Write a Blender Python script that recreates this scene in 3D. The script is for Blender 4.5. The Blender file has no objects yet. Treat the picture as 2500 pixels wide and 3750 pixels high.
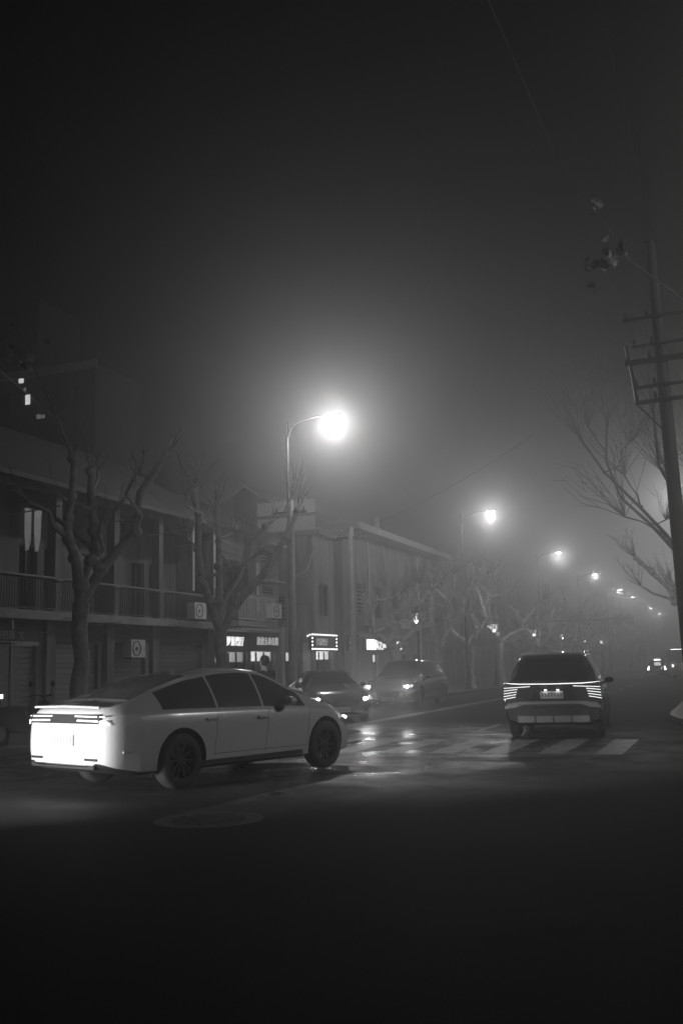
import bpy, math, random
import numpy as np
from mathutils import Vector, Matrix
R = math.radians
sc = bpy.context.scene
C = sc.collection

# ---------------------------------------------------------------- camera
cam_d = bpy.data.cameras.new('camera'); cam = bpy.data.objects.new('camera', cam_d); C.objects.link(cam)
cam_d.sensor_fit = 'HORIZONTAL'; cam_d.sensor_width = 24; cam_d.lens = 35
cam_d.clip_start = .05; cam_d.clip_end = 2000
YAW, PITCH, ROLL = R(20.968), R(8.882), R(-1.5)
fw = Vector((-math.sin(YAW)*math.cos(PITCH), math.cos(YAW)*math.cos(PITCH), math.sin(PITCH)))
r0 = Vector((math.cos(YAW), math.sin(YAW), 0)); u0 = r0.cross(fw)
rr = r0*math.cos(ROLL) + u0*math.sin(ROLL); uu = rr.cross(fw)
cam.matrix_world = Matrix(((rr.x, uu.x, -fw.x, 0), (rr.y, uu.y, -fw.y, 0), (rr.z, uu.z, -fw.z, 1.5), (0, 0, 0, 1)))
sc.camera = cam
# ---------------------------------------------------------------- night sky
SKY = .0002
w = bpy.data.worlds.new('World'); sc.world = w; w.use_nodes = True
nt = w.node_tree; bg = nt.nodes['Background']
sky = nt.nodes.new('ShaderNodeTexSky'); sky.sky_type = 'NISHITA'; sky.sun_disc = False
sky.sun_elevation = R(2); sky.sun_rotation = R(200)
bw = nt.nodes.new('ShaderNodeRGBToBW')
nt.links.new(sky.outputs[0], bw.inputs[0]); nt.links.new(bw.outputs[0], bg.inputs[0]); bg.inputs[1].default_value = SKY
# ---------------------------------------------------------------- exposure
vs = sc.view_settings; vs.view_transform = 'Standard'; vs.look = 'None'; vs.exposure = 0; vs.gamma = 1; vs.use_curve_mapping = False
sc.cycles.max_bounces = 6; sc.cycles.diffuse_bounces = 2; sc.cycles.glossy_bounces = 3
sc.cycles.volume_bounces = 1; sc.cycles.transparent_max_bounces = 8
sc.cycles.sample_clamp_indirect = 2; sc.cycles.sample_clamp_direct = 0
sc.cycles.caustics_reflective = False; sc.cycles.caustics_refractive = False
LAMP_W, HAZE, HAZE_G = 930, .0108, .835

ORD = ['first', 'second', 'third', 'fourth', 'fifth', 'sixth', 'seventh', 'eighth', 'ninth', 'tenth', 'eleventh', 'twelfth', 'thirteenth', 'fourteenth', 'fifteenth', 'sixteenth']
# ---------------------------------------------------------------- materials (a black and white place: all greys)
MATS = {}
def mat(name, v, rough=.7, metal=0, var=0, scale=4, bump=0, bscale=60, emit=0, coat=0, detail=6, streak=0):
    m = bpy.data.materials.new(name); m.use_nodes = True; t = m.node_tree; b = t.nodes['Principled BSDF']
    b.inputs['Base Color'].default_value = (v, v, v, 1); b.inputs['Roughness'].default_value = rough
    b.inputs['Metallic'].default_value = metal; b.inputs['Coat Weight'].default_value = coat
    if emit:
        b.inputs['Emission Color'].default_value = (1, 1, 1, 1); b.inputs['Emission Strength'].default_value = emit
    if var or bump:
        co = t.nodes.new('ShaderNodeTexCoord')
    if var:
        n = t.nodes.new('ShaderNodeTexNoise'); n.inputs['Scale'].default_value = scale; n.inputs['Detail'].default_value = detail
        n.inputs['Roughness'].default_value = .65
        if streak:
            mp_ = t.nodes.new('ShaderNodeMapping'); mp_.inputs['Scale'].default_value = (2.2, 2.2, streak); t.links.new(co.outputs['Object'], mp_.inputs[0]); t.links.new(mp_.outputs[0], n.inputs['Vector'])
        else: t.links.new(co.outputs['Object'], n.inputs['Vector'])
        r = t.nodes.new('ShaderNodeMapRange'); r.inputs['From Min'].default_value = .3; r.inputs['From Max'].default_value = .7
        r.inputs['To Min'].default_value = v*(1-var); r.inputs['To Max'].default_value = v*(1+var)
        t.links.new(n.outputs[0], r.inputs['Value']); t.links.new(r.outputs[0], b.inputs['Base Color'])
    if bump:
        n2 = t.nodes.new('ShaderNodeTexNoise'); n2.inputs['Scale'].default_value = bscale; n2.inputs['Detail'].default_value = 4
        t.links.new(co.outputs['Object'], n2.inputs['Vector'])
        bp = t.nodes.new('ShaderNodeBump'); bp.inputs['Strength'].default_value = bump; bp.inputs['Distance'].default_value = .02
        t.links.new(n2.outputs[0], bp.inputs['Height']); t.links.new(bp.outputs[0], b.inputs['Normal'])
    MATS[name] = m
    return m
def asphalt():
    m = mat('asphalt', .045, .4); t = m.node_tree; b = t.nodes['Principled BSDF']; b.inputs['Specular IOR Level'].default_value = .04
    co = t.nodes.new('ShaderNodeTexCoord')
    def noise(s, d=5, r=.6):
        n = t.nodes.new('ShaderNodeTexNoise'); n.inputs['Scale'].default_value = s; n.inputs['Detail'].default_value = d
        n.inputs['Roughness'].default_value = r; t.links.new(co.outputs['Object'], n.inputs['Vector']); return n
    def rng(src, a, bb, c, d):
        q = t.nodes.new('ShaderNodeMapRange'); q.inputs[1].default_value = a; q.inputs[2].default_value = bb
        q.inputs[3].default_value = c; q.inputs[4].default_value = d; t.links.new(src, q.inputs[0]); return q
    big = noise(.35); mid = noise(7); fine = noise(90, 3)
    ad = t.nodes.new('ShaderNodeMath'); ad.operation = 'MULTIPLY'
    c1 = rng(big.outputs[0], .3, .7, .75, 1.25); c2 = rng(fine.outputs[0], .3, .7, .013, .034)
    t.links.new(c1.outputs[0], ad.inputs[0]); t.links.new(c2.outputs[0], ad.inputs[1]); t.links.new(ad.outputs[0], b.inputs['Base Color'])
    # a damp, tyre-polished area in the middle of the junction; dry elsewhere
    ds = t.nodes.new('ShaderNodeVectorMath'); ds.operation = 'DISTANCE'; ds.inputs[1].default_value = (-8.8, 17.6, 0); t.links.new(co.outputs['Object'], ds.inputs[0])
    near = rng(ds.outputs['Value'], 5.2, 9.3, 1, 0); wn = rng(noise(.9, 4).outputs[0], .35, .6, .35, 1)
    wet = t.nodes.new('ShaderNodeMath'); wet.operation = 'MULTIPLY'; t.links.new(near.outputs[0], wet.inputs[0]); t.links.new(wn.outputs[0], wet.inputs[1])
    rg = rng(big.outputs[0], .35, .65, .74, .9)
    mr = t.nodes.new('ShaderNodeMix'); mr.data_type = 'FLOAT'; t.links.new(wet.outputs[0], mr.inputs[0]); t.links.new(rg.outputs[0], mr.inputs[2]); mr.inputs[3].default_value = .2
    t.links.new(mr.outputs[0], b.inputs['Roughness'])
    msp = rng(wet.outputs[0], 0, 1, .03, .5); t.links.new(msp.outputs[0], b.inputs['Specular IOR Level'])
    ms = t.nodes.new('ShaderNodeMath'); ms.operation = 'MULTIPLY_ADD'; ms.inputs[1].default_value = .5
    t.links.new(mid.outputs[0], ms.inputs[0]); t.links.new(fine.outputs[0], ms.inputs[2])
    bp = t.nodes.new('ShaderNodeBump'); bp.inputs['Strength'].default_value = .35; bp.inputs['Distance'].default_value = .012
    t.links.new(ms.outputs[0], bp.inputs['Height']); t.links.new(bp.outputs[0], b.inputs['Normal'])
asphalt()
mat('road_paint', .3, .6, var=.35, scale=9, bump=.3, bscale=70)
mat('worn_paint', .2, .4, var=.6, scale=3.5, bump=.3, bscale=70)
mat('paving', .13, .6, var=.25, scale=2, bump=.2)
mat('kerb_stone', .2, .55, var=.2, scale=5, bump=.2)
mat('dirty_plaster', .11, .85, var=.7, scale=1, streak=.3, bump=.15, bscale=25)
mat('pale_plaster', .25, .85, var=.6, scale=1, streak=.3, bump=.15, bscale=25)
mat('grey_plaster', .15, .85, var=.65, scale=1, streak=.3, bump=.15, bscale=25)
mat('concrete', .22, .8, var=.3, scale=3, bump=.2, bscale=40)
mat('shaded_concrete', .022, .8, var=.3, scale=3, bump=.2, bscale=40)  # copy of concrete darkened to a silhouette, shade put into the colour
mat('roof_tile', .05, .8, var=.4, scale=6, bump=.4, bscale=30)
mat('dark_wood', .06, .6, var=.4, scale=5)
mat('shutter_paint', .25, .6, var=.25, scale=6)
mat('white_metal', .5, .45, var=.15, scale=5)
mat('dark_metal', .03, .45, metal=.5)
mat('grey_metal', .25, .45, metal=.6, var=.2, scale=8)
mat('iron', .018, .8, metal=0, var=.4, scale=20, bump=.3, bscale=90)
mat('bark_shaded', .05, .85, var=.4, scale=5, bump=.5, bscale=25)  # plane bark darkened to a silhouette, shade put into its colour
mat('bark_dimmed', .16, .85, var=.55, scale=5, bump=.5, bscale=25)  # same bark, dimmed in colour against the strong nearest lamp
mat('bark_lit', .42, .85, var=.55, scale=5, bump=.5, bscale=25)  # same bark, lightened in colour to look lamp-lit
mat('twig', .1, .85, var=.3, scale=8)
mat('leaf', .06, .6, var=.4, scale=9)
mat('black_rubber', .02, .75)
mat('black_plastic', .02, .45)
mat('white_car_paint', .55, .22, coat=1)
mat('dark_car_paint', .025, .2, coat=1)
mat('grey_car_paint', .06, .22, metal=.3, coat=1)
mat('silver_car_paint', .34, .25, metal=.3, coat=1)
mat('car_glass', .008, .06)
mat('veiled_car_glass', .07, .1)  # white car's glass, lightened in colour to imitate a veil of glare
mat('alloy', .22, .3, metal=.9)
mat('dark_alloy', .05, .4, metal=.6)
mat('chrome', .6, .12, metal=1)
mat('plate', .45, .4)
mat('plate_print_bleached', .3, .5)  # print on the floodlit plate, overexposure put into its colour
mat('plate_print', .12, .5)
mat('lamp_glass_dim', .2, .2)
mat('cloth_dark', .025, .9, var=.3, scale=20, bump=.3)
mat('cloth_mid', .06, .9, var=.3, scale=20, bump=.3)
mat('skin', .35, .55)
mat('hair', .012, .5)
mat('sign_board', .02, .6, var=.3, scale=3)
mat('sign_white', .75, .5)
mat('sign_grey', .3, .5, var=.15, scale=4)
mat('led_white', .8, .4, emit=6)
mat('sign_glow', .8, .4, emit=1.5)
mat('sign_glow_text', .8, .4, emit=1.9)
mat('sign_glow_soft', .8, .4, emit=.42)
mat('sign_glow_dim', .8, .4, emit=.2)
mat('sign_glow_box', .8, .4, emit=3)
mat('tail_led', .6, .3, emit=1.6)
mat('tail_led_soft', .6, .3, emit=.7)
mat('headlight_led', .9, .3, emit=90)
mat('bulb', .9, .3, emit=2.2)
mat('lamp_lens', .9, .3, emit=30)
mat('tube_light', .9, .3, emit=9)
mat('lit_wall', .7, .7, var=.15, scale=4)
mat('lit_window', .6, .5, emit=.9)
mat('lit_window_dim', .5, .5, emit=.12)
mat('goods', .35, .6, var=.6, scale=14)
def glass_mat():
    m = bpy.data.materials.new('shop_glass'); m.use_nodes = True; t = m.node_tree; t.nodes.clear()
    o = t.nodes.new('ShaderNodeOutputMaterial'); mx = t.nodes.new('ShaderNodeMixShader'); tr = t.nodes.new('ShaderNodeBsdfTransparent')
    gl = t.nodes.new('ShaderNodeBsdfGlossy'); gl.inputs['Roughness'].default_value = .05; tr.inputs[0].default_value = (.85, .85, .85, 1)
    fr = t.nodes.new('ShaderNodeFresnel'); fr.inputs[0].default_value = 1.45
    t.links.new(fr.outputs[0], mx.inputs[0]); t.links.new(tr.outputs[0], mx.inputs[1]); t.links.new(gl.outputs[0], mx.inputs[2]); t.links.new(mx.outputs[0], o.inputs[0])
    MATS['shop_glass'] = m
glass_mat()

# ---------------------------------------------------------------- helpers
class MB:
    """collects shapes; build() links them as ONE mesh object"""
    def __init__(s): s.v = []; s.f = []
    def add(s, vs_, fs):
        n = len(s.v); s.v += [tuple(p) for p in vs_]; s.f += [tuple(i+n for i in q) for q in fs]; return s
    def box(s, c, d, rot=None):
        hx, hy, hz = d[0]/2, d[1]/2, d[2]/2
        P = [Vector((x, y, z)) for x in (-hx, hx) for y in (-hy, hy) for z in (-hz, hz)]
        if rot is not None: P = [rot @ p for p in P]
        c = Vector(c)
        return s.add([p+c for p in P], [(0,1,3,2),(4,6,7,5),(0,4,5,1),(2,3,7,6),(0,2,6,4),(1,5,7,3)])
    def bx(s, x0, x1, y0, y1, z0, z1): return s.box(((x0+x1)/2, (y0+y1)/2, (z0+z1)/2), (abs(x1-x0), abs(y1-y0), abs(z1-z0)))
    def tube(s, pts, rad, n=8, cap=True):
        pts = [Vector(p) for p in pts]; k = len(pts)
        if not hasattr(rad, '__len__'): rad = [rad]*k
        vs_ = []; prev = None
        for i, p in enumerate(pts):
            d = (pts[min(i+1, k-1)] - pts[max(i-1, 0)]).normalized()
            a = prev - d*prev.dot(d) if prev is not None else (Vector((0, 0, 1)) if abs(d.z) < .9 else Vector((1, 0, 0)))
            if prev is None: a = a - d*a.dot(d)
            a.normalize(); b = d.cross(a); prev = a
            for j in range(n):
                t = 2*math.pi*j/n; vs_.append(p + (a*math.cos(t) + b*math.sin(t))*rad[i])
        fs = [(i*n+j, i*n+(j+1) % n, (i+1)*n+(j+1) % n, (i+1)*n+j) for i in range(k-1) for j in range(n)]
        if cap: fs += [tuple(range(n-1, -1, -1)), tuple((k-1)*n+j for j in range(n))]
        return s.add(vs_, fs)
    def lathe(s, prof, n=16, axis='z', c=(0, 0, 0), closed=False):
        vs_ = []; c = Vector(c)
        for r_, h_ in prof:
            for j in range(n):
                t = 2*math.pi*j/n; a, b = r_*math.cos(t), r_*math.sin(t)
                vs_.append(c + Vector({'z': (a, b, h_), 'y': (a, h_, b), 'x': (h_, a, b)}[axis]))
        k = len(prof); rngk = range(k if closed else k-1)
        fs = [(i*n+j, i*n+(j+1) % n, ((i+1) % k)*n+(j+1) % n, ((i+1) % k)*n+j) for i in rngk for j in range(n)]
        if not closed: fs += [tuple(range(n-1, -1, -1)), tuple((k-1)*n+j for j in range(n))]
        return s.add(vs_, fs)
    def prism(s, poly, h0, h1, axis='z'):
        f3 = {'z': lambda a, b, h_: (a, b, h_), 'x': lambda a, b, h_: (h_, a, b), 'y': lambda a, b, h_: (a, h_, b)}[axis]
        n = len(poly)
        return s.add([f3(a, b, h0) for a, b in poly] + [f3(a, b, h1) for a, b in poly],
                     [tuple(range(n-1, -1, -1)), tuple(range(n, 2*n))] + [(i, (i+1) % n, n+(i+1) % n, n+i) for i in range(n)])
    def mesh(s, name, m, smooth=False, angle=40):
        me = bpy.data.meshes.new(name); me.from_pydata(s.v, [], s.f)
        import bmesh
        bm = bmesh.new(); bm.from_mesh(me); bmesh.ops.recalc_face_normals(bm, faces=bm.faces); bm.to_mesh(me); bm.free()
        me.materials.append(MATS[m])
        if smooth:
            for p in me.polygons: p.use_smooth = True
            me.set_sharp_from_angle(angle=R(angle))
        return me
    def build(s, name, m, parent=None, smooth=False, loc=None, angle=40):
        return link(name, s.mesh(name, m, smooth, angle), parent, loc)
def link(name, me, parent=None, loc=None, rot=None):
    o = bpy.data.objects.new(name, me); C.objects.link(o); o.parent = parent
    if loc is not None: o.location = loc
    if rot is not None: o.rotation_euler = rot
    return o
def tag(o, label=None, cat=None, group=None, kind=None):
    if label: o['label'] = label
    if cat: o['category'] = cat
    if group: o['group'] = group
    if kind: o['kind'] = kind
    return o
def thing(name, label, cat, loc=(0, 0, 0), rz=0, group=None):
    o = bpy.data.objects.new(name, None); C.objects.link(o); o.location = loc; o.rotation_euler = (0, 0, rz); o.empty_display_size = .2
    return tag(o, label, cat, group)
def copy_tree(o, parent=None):
    c = o.copy(); C.objects.link(c); c.parent = parent
    for ch in list(o.children): copy_tree(ch, c)
    return c
def light(name, kind, power, loc, parent=None, radius=.1, rot=None, size=60, blend=.6):
    d = bpy.data.lights.new(name, kind); d.energy = power; d.shadow_soft_size = radius
    if kind == 'SPOT': d.spot_size = R(size); d.spot_blend = blend
    return link(name, d, parent, loc, rot)
def text(name, body, size, m, parent, loc, rot, bold=0, depth=.01, xs=1, name_align='LEFT'):
    c = bpy.data.curves.new(name, 'FONT'); c.body = body; c.size = size; c.extrude = depth; c.offset = bold; c.resolution_u = 3
    c.align_x = name_align
    o = bpy.data.objects.new(name, c); C.objects.link(o)
    me = bpy.data.meshes.new_from_object(o.evaluated_get(bpy.context.evaluated_depsgraph_get()))
    bpy.data.objects.remove(o); bpy.data.curves.remove(c)
    me.materials.clear(); me.materials.append(MATS[m])
    t = link(name, me, parent, loc, rot); t.scale = (xs, 1, 1); return t
FACE_ROAD = (R(90), 0, R(90))

# ---------------------------------------------------------------- ground, markings, pavements
g = MB().add([(-450, -60, 0), (450, -60, 0), (450, 700, 0), (-450, 700, 0)], [(0, 1, 2, 3)]).build('ground', 'asphalt')
tag(g, 'dark damp asphalt of the street and crossing', kind='structure')
g2 = 'road_paint'
def strip(name, x0, x1, y0, y1, z=.004, m='road_paint'):
    rnd = random.Random(int(x0*100+y0*10))
    n = max(2, int((y1-y0)/.5)); vs_ = []
    for i in range(n+1):
        y = y0+(y1-y0)*i/n; e = .012
        vs_ += [(x0+rnd.uniform(-e, e), y, z), (x1+rnd.uniform(-e, e), y, z)]
    return MB().add(vs_, [(2*i, 2*i+1, 2*i+3, 2*i+2) for i in range(n)]).build(name, m, g)
for i in range(12): strip('crossing_stripe', -12.45+i*.93, -12.45+i*.93+.46, 16.9, 20.1, m='worn_paint')
strip('centre_line', -9.52, -9.40, 21.5, 260); strip('centre_line', -9.28, -9.16, 21.5, 260)
for i in range(24): strip('lane_dash', -5.55, -5.41, 22.6+i*6, 24.9+i*6)
strip('stop_line', -12.6, -9.6, 21.3, 21.6)
def arc(cx, cy, r, a0, a1, n=14): return [(cx+r*math.cos(R(a0+(a1-a0)*i/n)), cy+r*math.sin(R(a0+(a1-a0)*i/n))) for i in range(n+1)]
def pavement(name, label, outline, edge):
    o = MB().prism(outline, -.2, .125).build(name, 'paving'); tag(o, label, kind='structure')
    # kerb stones along the road edge
    for (a, b) in zip(edge, edge[1:]):
        va, vb = Vector((*a, 0)), Vector((*b, 0)); d = vb-va; nrm = Vector((-d.y, d.x, 0)).normalized()*.14
        pp = [va, vb, vb+nrm, va+nrm]
        k = MB().prism([(p.x, p.y) for p in pp], -.15, .132).build('kerb_stone', 'kerb_stone', o)
    return o
# left pavement: straight kerb X=-12.9, corner towards the side street
el = arc(-15.9, 17.2, 3, -90, 0, 8) + [(-12.9, 17.2+1.98*i) for i in range(1, 40)]
pavement('pavement', 'stone paved pavement along the shop fronts', [(-60, 14.2)] + el + [(-12.9, 420), (-60, 420)], el)
er = [(-1.6, 27.5+1.98*i) for i in range(36, 0, -1)] + arc(8.4, 27.5, 10, 180, 270, 12)
pavement('pavement', 'stone paved pavement round the corner beside the tall utility pole', [(-1.6, 420)] + er + [(60, 17.5), (60, 420)], er)

mh = thing('manhole_cover', 'round cast iron manhole cover set in the dark asphalt', 'manhole', (-5.1, 9.3, 0))
MB().lathe([(.42, .002), (.5, .006), (.53, .006), (.56, .001)], 40).build('frame', 'iron', mh)
mc = MB().lathe([(.0, .008), (.3, .009), (.41, .006)], 40)
cv = mc.build('cover', 'iron', mh)
for i in range(-4, 5):
    for j in range(-4, 5):
        if math.hypot(i, j) < 4.3: MB().box((i*.085, j*.085, .010), (.05, .022, .008), Matrix.Rotation(R(45 if (i+j) % 2 else -45), 3, 'Z')).build('stud', 'iron', cv)

# ---------------------------------------------------------------- vehicles
def interp(pts, x):
    xs = [p[0] for p in pts]; ys = [p[1] for p in pts]; return float(np.interp(x, xs, ys))
def sm(t): t = max(0, min(1, t)); return t*t*(3-2*t)
def smooth_profile(pts, x, r_=.07):
    return sum(interp(pts, x+d*r_) for d in (-1, -.5, 0, .5, 1))/5
def section(P, x):
    Lh = P['L']/2; top, belt, wid, bot = P['top'], P['belt'], P['wid'], P['bot']
    T = smooth_profile(top, x, P.get('sr', .07)) if -Lh+.15 < x < Lh-.15 else interp(top, x); B = min(interp(belt, x), T-.035); w_ = interp(wid, x); zb = interp(bot, x)
    k = sm((T-B)/.45); rw = w_*.88*(1-k) + P['roofw']*k; c = .03+.05*k
    pts = [(0, zb), (.8*w_, zb), (.955*w_, zb+.05), (.985*w_, zb+.16), (w_, zb+(B-zb)*.52), (.992*w_, zb+(B-zb)*.74), (.972*w_, B-.05), (.945*w_, B)]
    g0 = (.925*w_, B+.018*k+.004); g1 = (rw, T-c)
    for t in (0, .34, .67, 1): pts.append((g0[0]+(g1[0]-g0[0])*t + .025*k*math.sin(math.pi*t), g0[1]+(g1[1]-g0[1])*t))
    return pts + [(rw*.93, T-c*.45), (rw*.8, T-c*.2), (rw*.4, T-c*.04), (0, T)]
def seam(root, P, path):
    for s_ in (-1, 1):
        pts = []
        for x, f_ in path:      # f_ runs 0..1 from sill to belt line
            sec = section(P, x)[3:8]; q = f_*4; i = min(3, int(q)); a, b = sec[i], sec[i+1]; u = q-i
            pts.append((x, s_*(a[0]+(b[0]-a[0])*u-.001), a[1]+(b[1]-a[1])*u))
        MB().tube(pts, .0045, 4).build('door_seam', 'black_plastic', root)
def car_body(root, P, paint, details=True):
    Lh = P['L']/2; top, belt, wid, bot = P['top'], P['belt'], P['wid'], P['bot']
    st = sorted(set([round(-Lh + P['L']*i/56, 4) for i in range(57)] + [-Lh+.02, -Lh+.05, Lh-.02, Lh-.05] + [p for q in P['win'] for p in q] + list(P['ws']) + list(P['rw'])))
    secs = [section(P, x) for x in st]
    n = len(secs[0]); ring = 2*n-2; vs_ = []
    for x, pts in zip(st, secs):
        vs_ += [(x, -y, z) for y, z in pts] + [(x, y, z) for y, z in pts[-2:0:-1]]
    fs = []; mi = []
    for i in range(len(st)-1):
        xm = (st[i]+st[i+1])/2
        for j in range(ring):
            jj = j if j < n-1 else ring-1-j
            m_ = 0
            if jj in (8, 9, 10) and any(a < xm < b for a, b in P['win']) and secs[i][11][1]-secs[i][8][1] > .04: m_ = 1
            if jj in (13, 14) or jj == 12:
                if P['ws'][0] < xm < P['ws'][1]: m_ = 2
                if P['rw'][0] < xm < P['rw'][1]: m_ = 3
            if jj in (0, 1): m_ = 4
            fs.append((i*ring+j, i*ring+(j+1) % ring, (i+1)*ring+(j+1) % ring, (i+1)*ring+j)); mi.append(m_)
    fs += [tuple(range(ring-1, -1, -1)), tuple((len(st)-1)*ring+j for j in range(ring))]; mi += [0, 0]
    me = bpy.data.meshes.new('body'); me.from_pydata(vs_, [], fs)
    import bmesh
    bm = bmesh.new(); bm.from_mesh(me)
    for f_, m_ in zip(bm.faces, mi): f_.material_index = m_
    bmesh.ops.recalc_face_normals(bm, faces=bm.faces); bm.to_mesh(me); bm.free()
    gl = P.get('glass', 'car_glass'); names = [paint, gl, gl, gl, 'black_plastic']
    for q in names: me.materials.append(MATS[q])
    o = bpy.data.objects.new('tmp', me); C.objects.link(o)
    cut = MB(); W2 = max(p[1] for p in wid)
    for ax in P['axles']:
        for s_ in (-1, 1):
            y0, y1 = s_*(W2-.3), s_*(W2+.3)
            cut.lathe([(P['R']+.055, min(y0, y1)), (P['R']+.055, max(y0, y1))], 36, 'y', (ax, 0, P['R']+.015))
    cme = cut.mesh('cut', 'black_plastic')
    cme.materials.clear()
    for q in names: cme.materials.append(MATS[q])
    for p in cme.polygons: p.material_index = 4
    co = bpy.data.objects.new('cut', cme); C.objects.link(co)
    md = o.modifiers.new('b', 'BOOLEAN'); md.object = co; md.operation = 'DIFFERENCE'; md.solver = 'EXACT'
    ev = o.evaluated_get(bpy.context.evaluated_depsgraph_get()); res = bpy.data.meshes.new_from_object(ev)
    bpy.data.objects.remove(o); bpy.data.objects.remove(co)
    V = [v.co.copy() for v in res.vertices]; out = {}
    def part(name, sel, m):
        mp = {}; fl = []
        for p in res.polygons:
            if sel(p): fl.append([mp.setdefault(i, len(mp)) for i in p.vertices])
        if not fl: return None
        q = bpy.data.meshes.new(name); q.from_pydata([V[i] for i in mp], [], fl); q.materials.append(MATS[m])
        for p in q.polygons: p.use_smooth = True
        q.set_sharp_from_angle(angle=R(32))
        return link(name, q, root)
    out['body'] = part('body', lambda p: p.material_index == 0, paint)
    part('underbody', lambda p: p.material_index == 4, 'black_plastic')
    part('windscreen', lambda p: p.material_index == 2, gl); part('rear_window', lambda p: p.material_index == 3, gl)
    for a, b in P['win']:
        for s_ in (-1, 1): part('side_window', lambda p: p.material_index == 1 and a < p.center.x < b and p.center.y*s_ > 0, gl)
    return out
WH = {}
def wheel(root, x, y, r_, rim='dark_alloy'):
    s_ = 1 if y > 0 else -1
    key = (r_, rim)
    if key not in WH:
        wd = .23; tp = [(r_*.68, -wd/2+.01), (r_*.82, -wd/2), (r_*.95, -wd/2+.02), (r_, -wd/2+.05), (r_, wd/2-.05), (r_*.95, wd/2-.02), (r_*.82, wd/2), (r_*.68, wd/2-.01)]
        ty = MB().lathe(tp, 32, 'y', closed=True).mesh('tyre', 'black_rubber', True)
        rm = MB(); rm.lathe([(r_*.69, -.1), (r_*.69, .1), (r_*.64, .1), (r_*.60, .03), (r_*.6, -.1)], 32, 'y', closed=True)
        rm.lathe([(.001, .075), (.045, .075), (.07, .06), (.07, .0), (.001, 0)], 16, 'y')
        for k in range(10):
            t = 2*math.pi*k/10; rot = Matrix.Rotation(-t, 3, 'Y')
            rm.box(rot @ Vector((r_*.34, .055, 0)), (r_*.62, .025, .028), rot)
        rm.lathe([(.001, -.02), (r_*.5, -.02), (r_*.5, -.04), (.001, -.04)], 24, 'y')
        WH[key] = (ty, rm.mesh('rim', rim))
    e = bpy.data.objects.new('wheel', None); C.objects.link(e); e.parent = root; e.location = (x, y, r_); e.empty_display_size = .1
    if s_ < 0: e.rotation_euler = (0, 0, math.pi)
    link('tyre', WH[key][0], e); link('rim', WH[key][1], e)
def mirrors(root, x, y, z, m):
    for s_ in (-1, 1):
        MB().lathe([(.01, -.06), (.07, -.05), (.085, 0), (.07, .06), (.02, .08)], 12, 'x').build('mirror', m, root, True, (x, s_*(y+.1), z+.03)).scale = (1, 1.2, .8)
        MB().tube([(x, s_*(y-.04), z-.03), (x, s_*(y+.06), z)], .02, 6).build('mirror_stalk', 'black_plastic', root)
def car(name, label, P, paint, loc, rz, cat='car', group=None, trim=None):
    root = thing(name, label, cat, (*loc, 0), rz, group)
    car_body(root, P, paint)
    W2 = max(p[1] for p in P['wid'])
    for ax in P['axles']:
        for s_ in (-1, 1): wheel(root, ax, s_*(W2-.125), P['R'])
    mirrors(root, P['ws'][0]-.0+.18, W2*.95, interp(P['belt'], P['ws'][0])+.06, P.get('mir', paint))
    # door seams and handles
    for s_ in (-1, 1):
        for xs_ in P['handles']:
            MB().box((xs_, s_*(W2*.99), interp(P['belt'], xs_)-.12), (.2, .03, .025)).build('door_handle', P.get('hm', paint), root, True)
    if P.get('seams'):
        for x in P['seams']: seam(root, P, [(x+.03*k, k/4) for k in range(5)])
        seam(root, P, [(P['seams'][0]+(P['seams'][-1]-P['seams'][0])*k/8, .03) for k in range(9)])
    trim and trim(root)
    return root
FAST = dict(glass='veiled_car_glass', L=4.86, R=.355, axles=(-1.27, 1.57), roofw=.60,
    top=[(-2.43, .98), (-2.36, 1.07), (-2.2, 1.12), (-1.9, 1.19), (-1.5, 1.325), (-1.0, 1.455), (-.4, 1.535), (.1, 1.55), (.5, 1.50), (.8, 1.40), (1.15, 1.22), (1.45, 1.07), (1.7, 1.02), (2.1, .91), (2.3, .80), (2.38, .70), (2.43, .58)],
    belt=[(-2.43, .9), (-2.2, .985), (-1.5, 1.0), (0, .97), (1.2, .93), (1.8, .87), (2.43, .5)],
    wid=[(-2.43, .70), (-2.41, .79), (-2.36, .86), (-2.25, .912), (-1.9, .945), (-1.4, .965), (0, .95), (1.4, .96), (1.9, .92), (2.2, .84), (2.36, .72), (2.43, .62)],
    bot=[(-2.43, .36), (-2.3, .3), (-1.9, .22), (1.9, .2), (2.3, .22), (2.43, .28)],
    win=[(-1.55, -.62), (-.58, .26), (.30, 1.16)], ws=(.52, 1.5), rw=(-1.95, -.9), handles=(-.75, .22), seams=(-.72, .26, 1.12))
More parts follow.
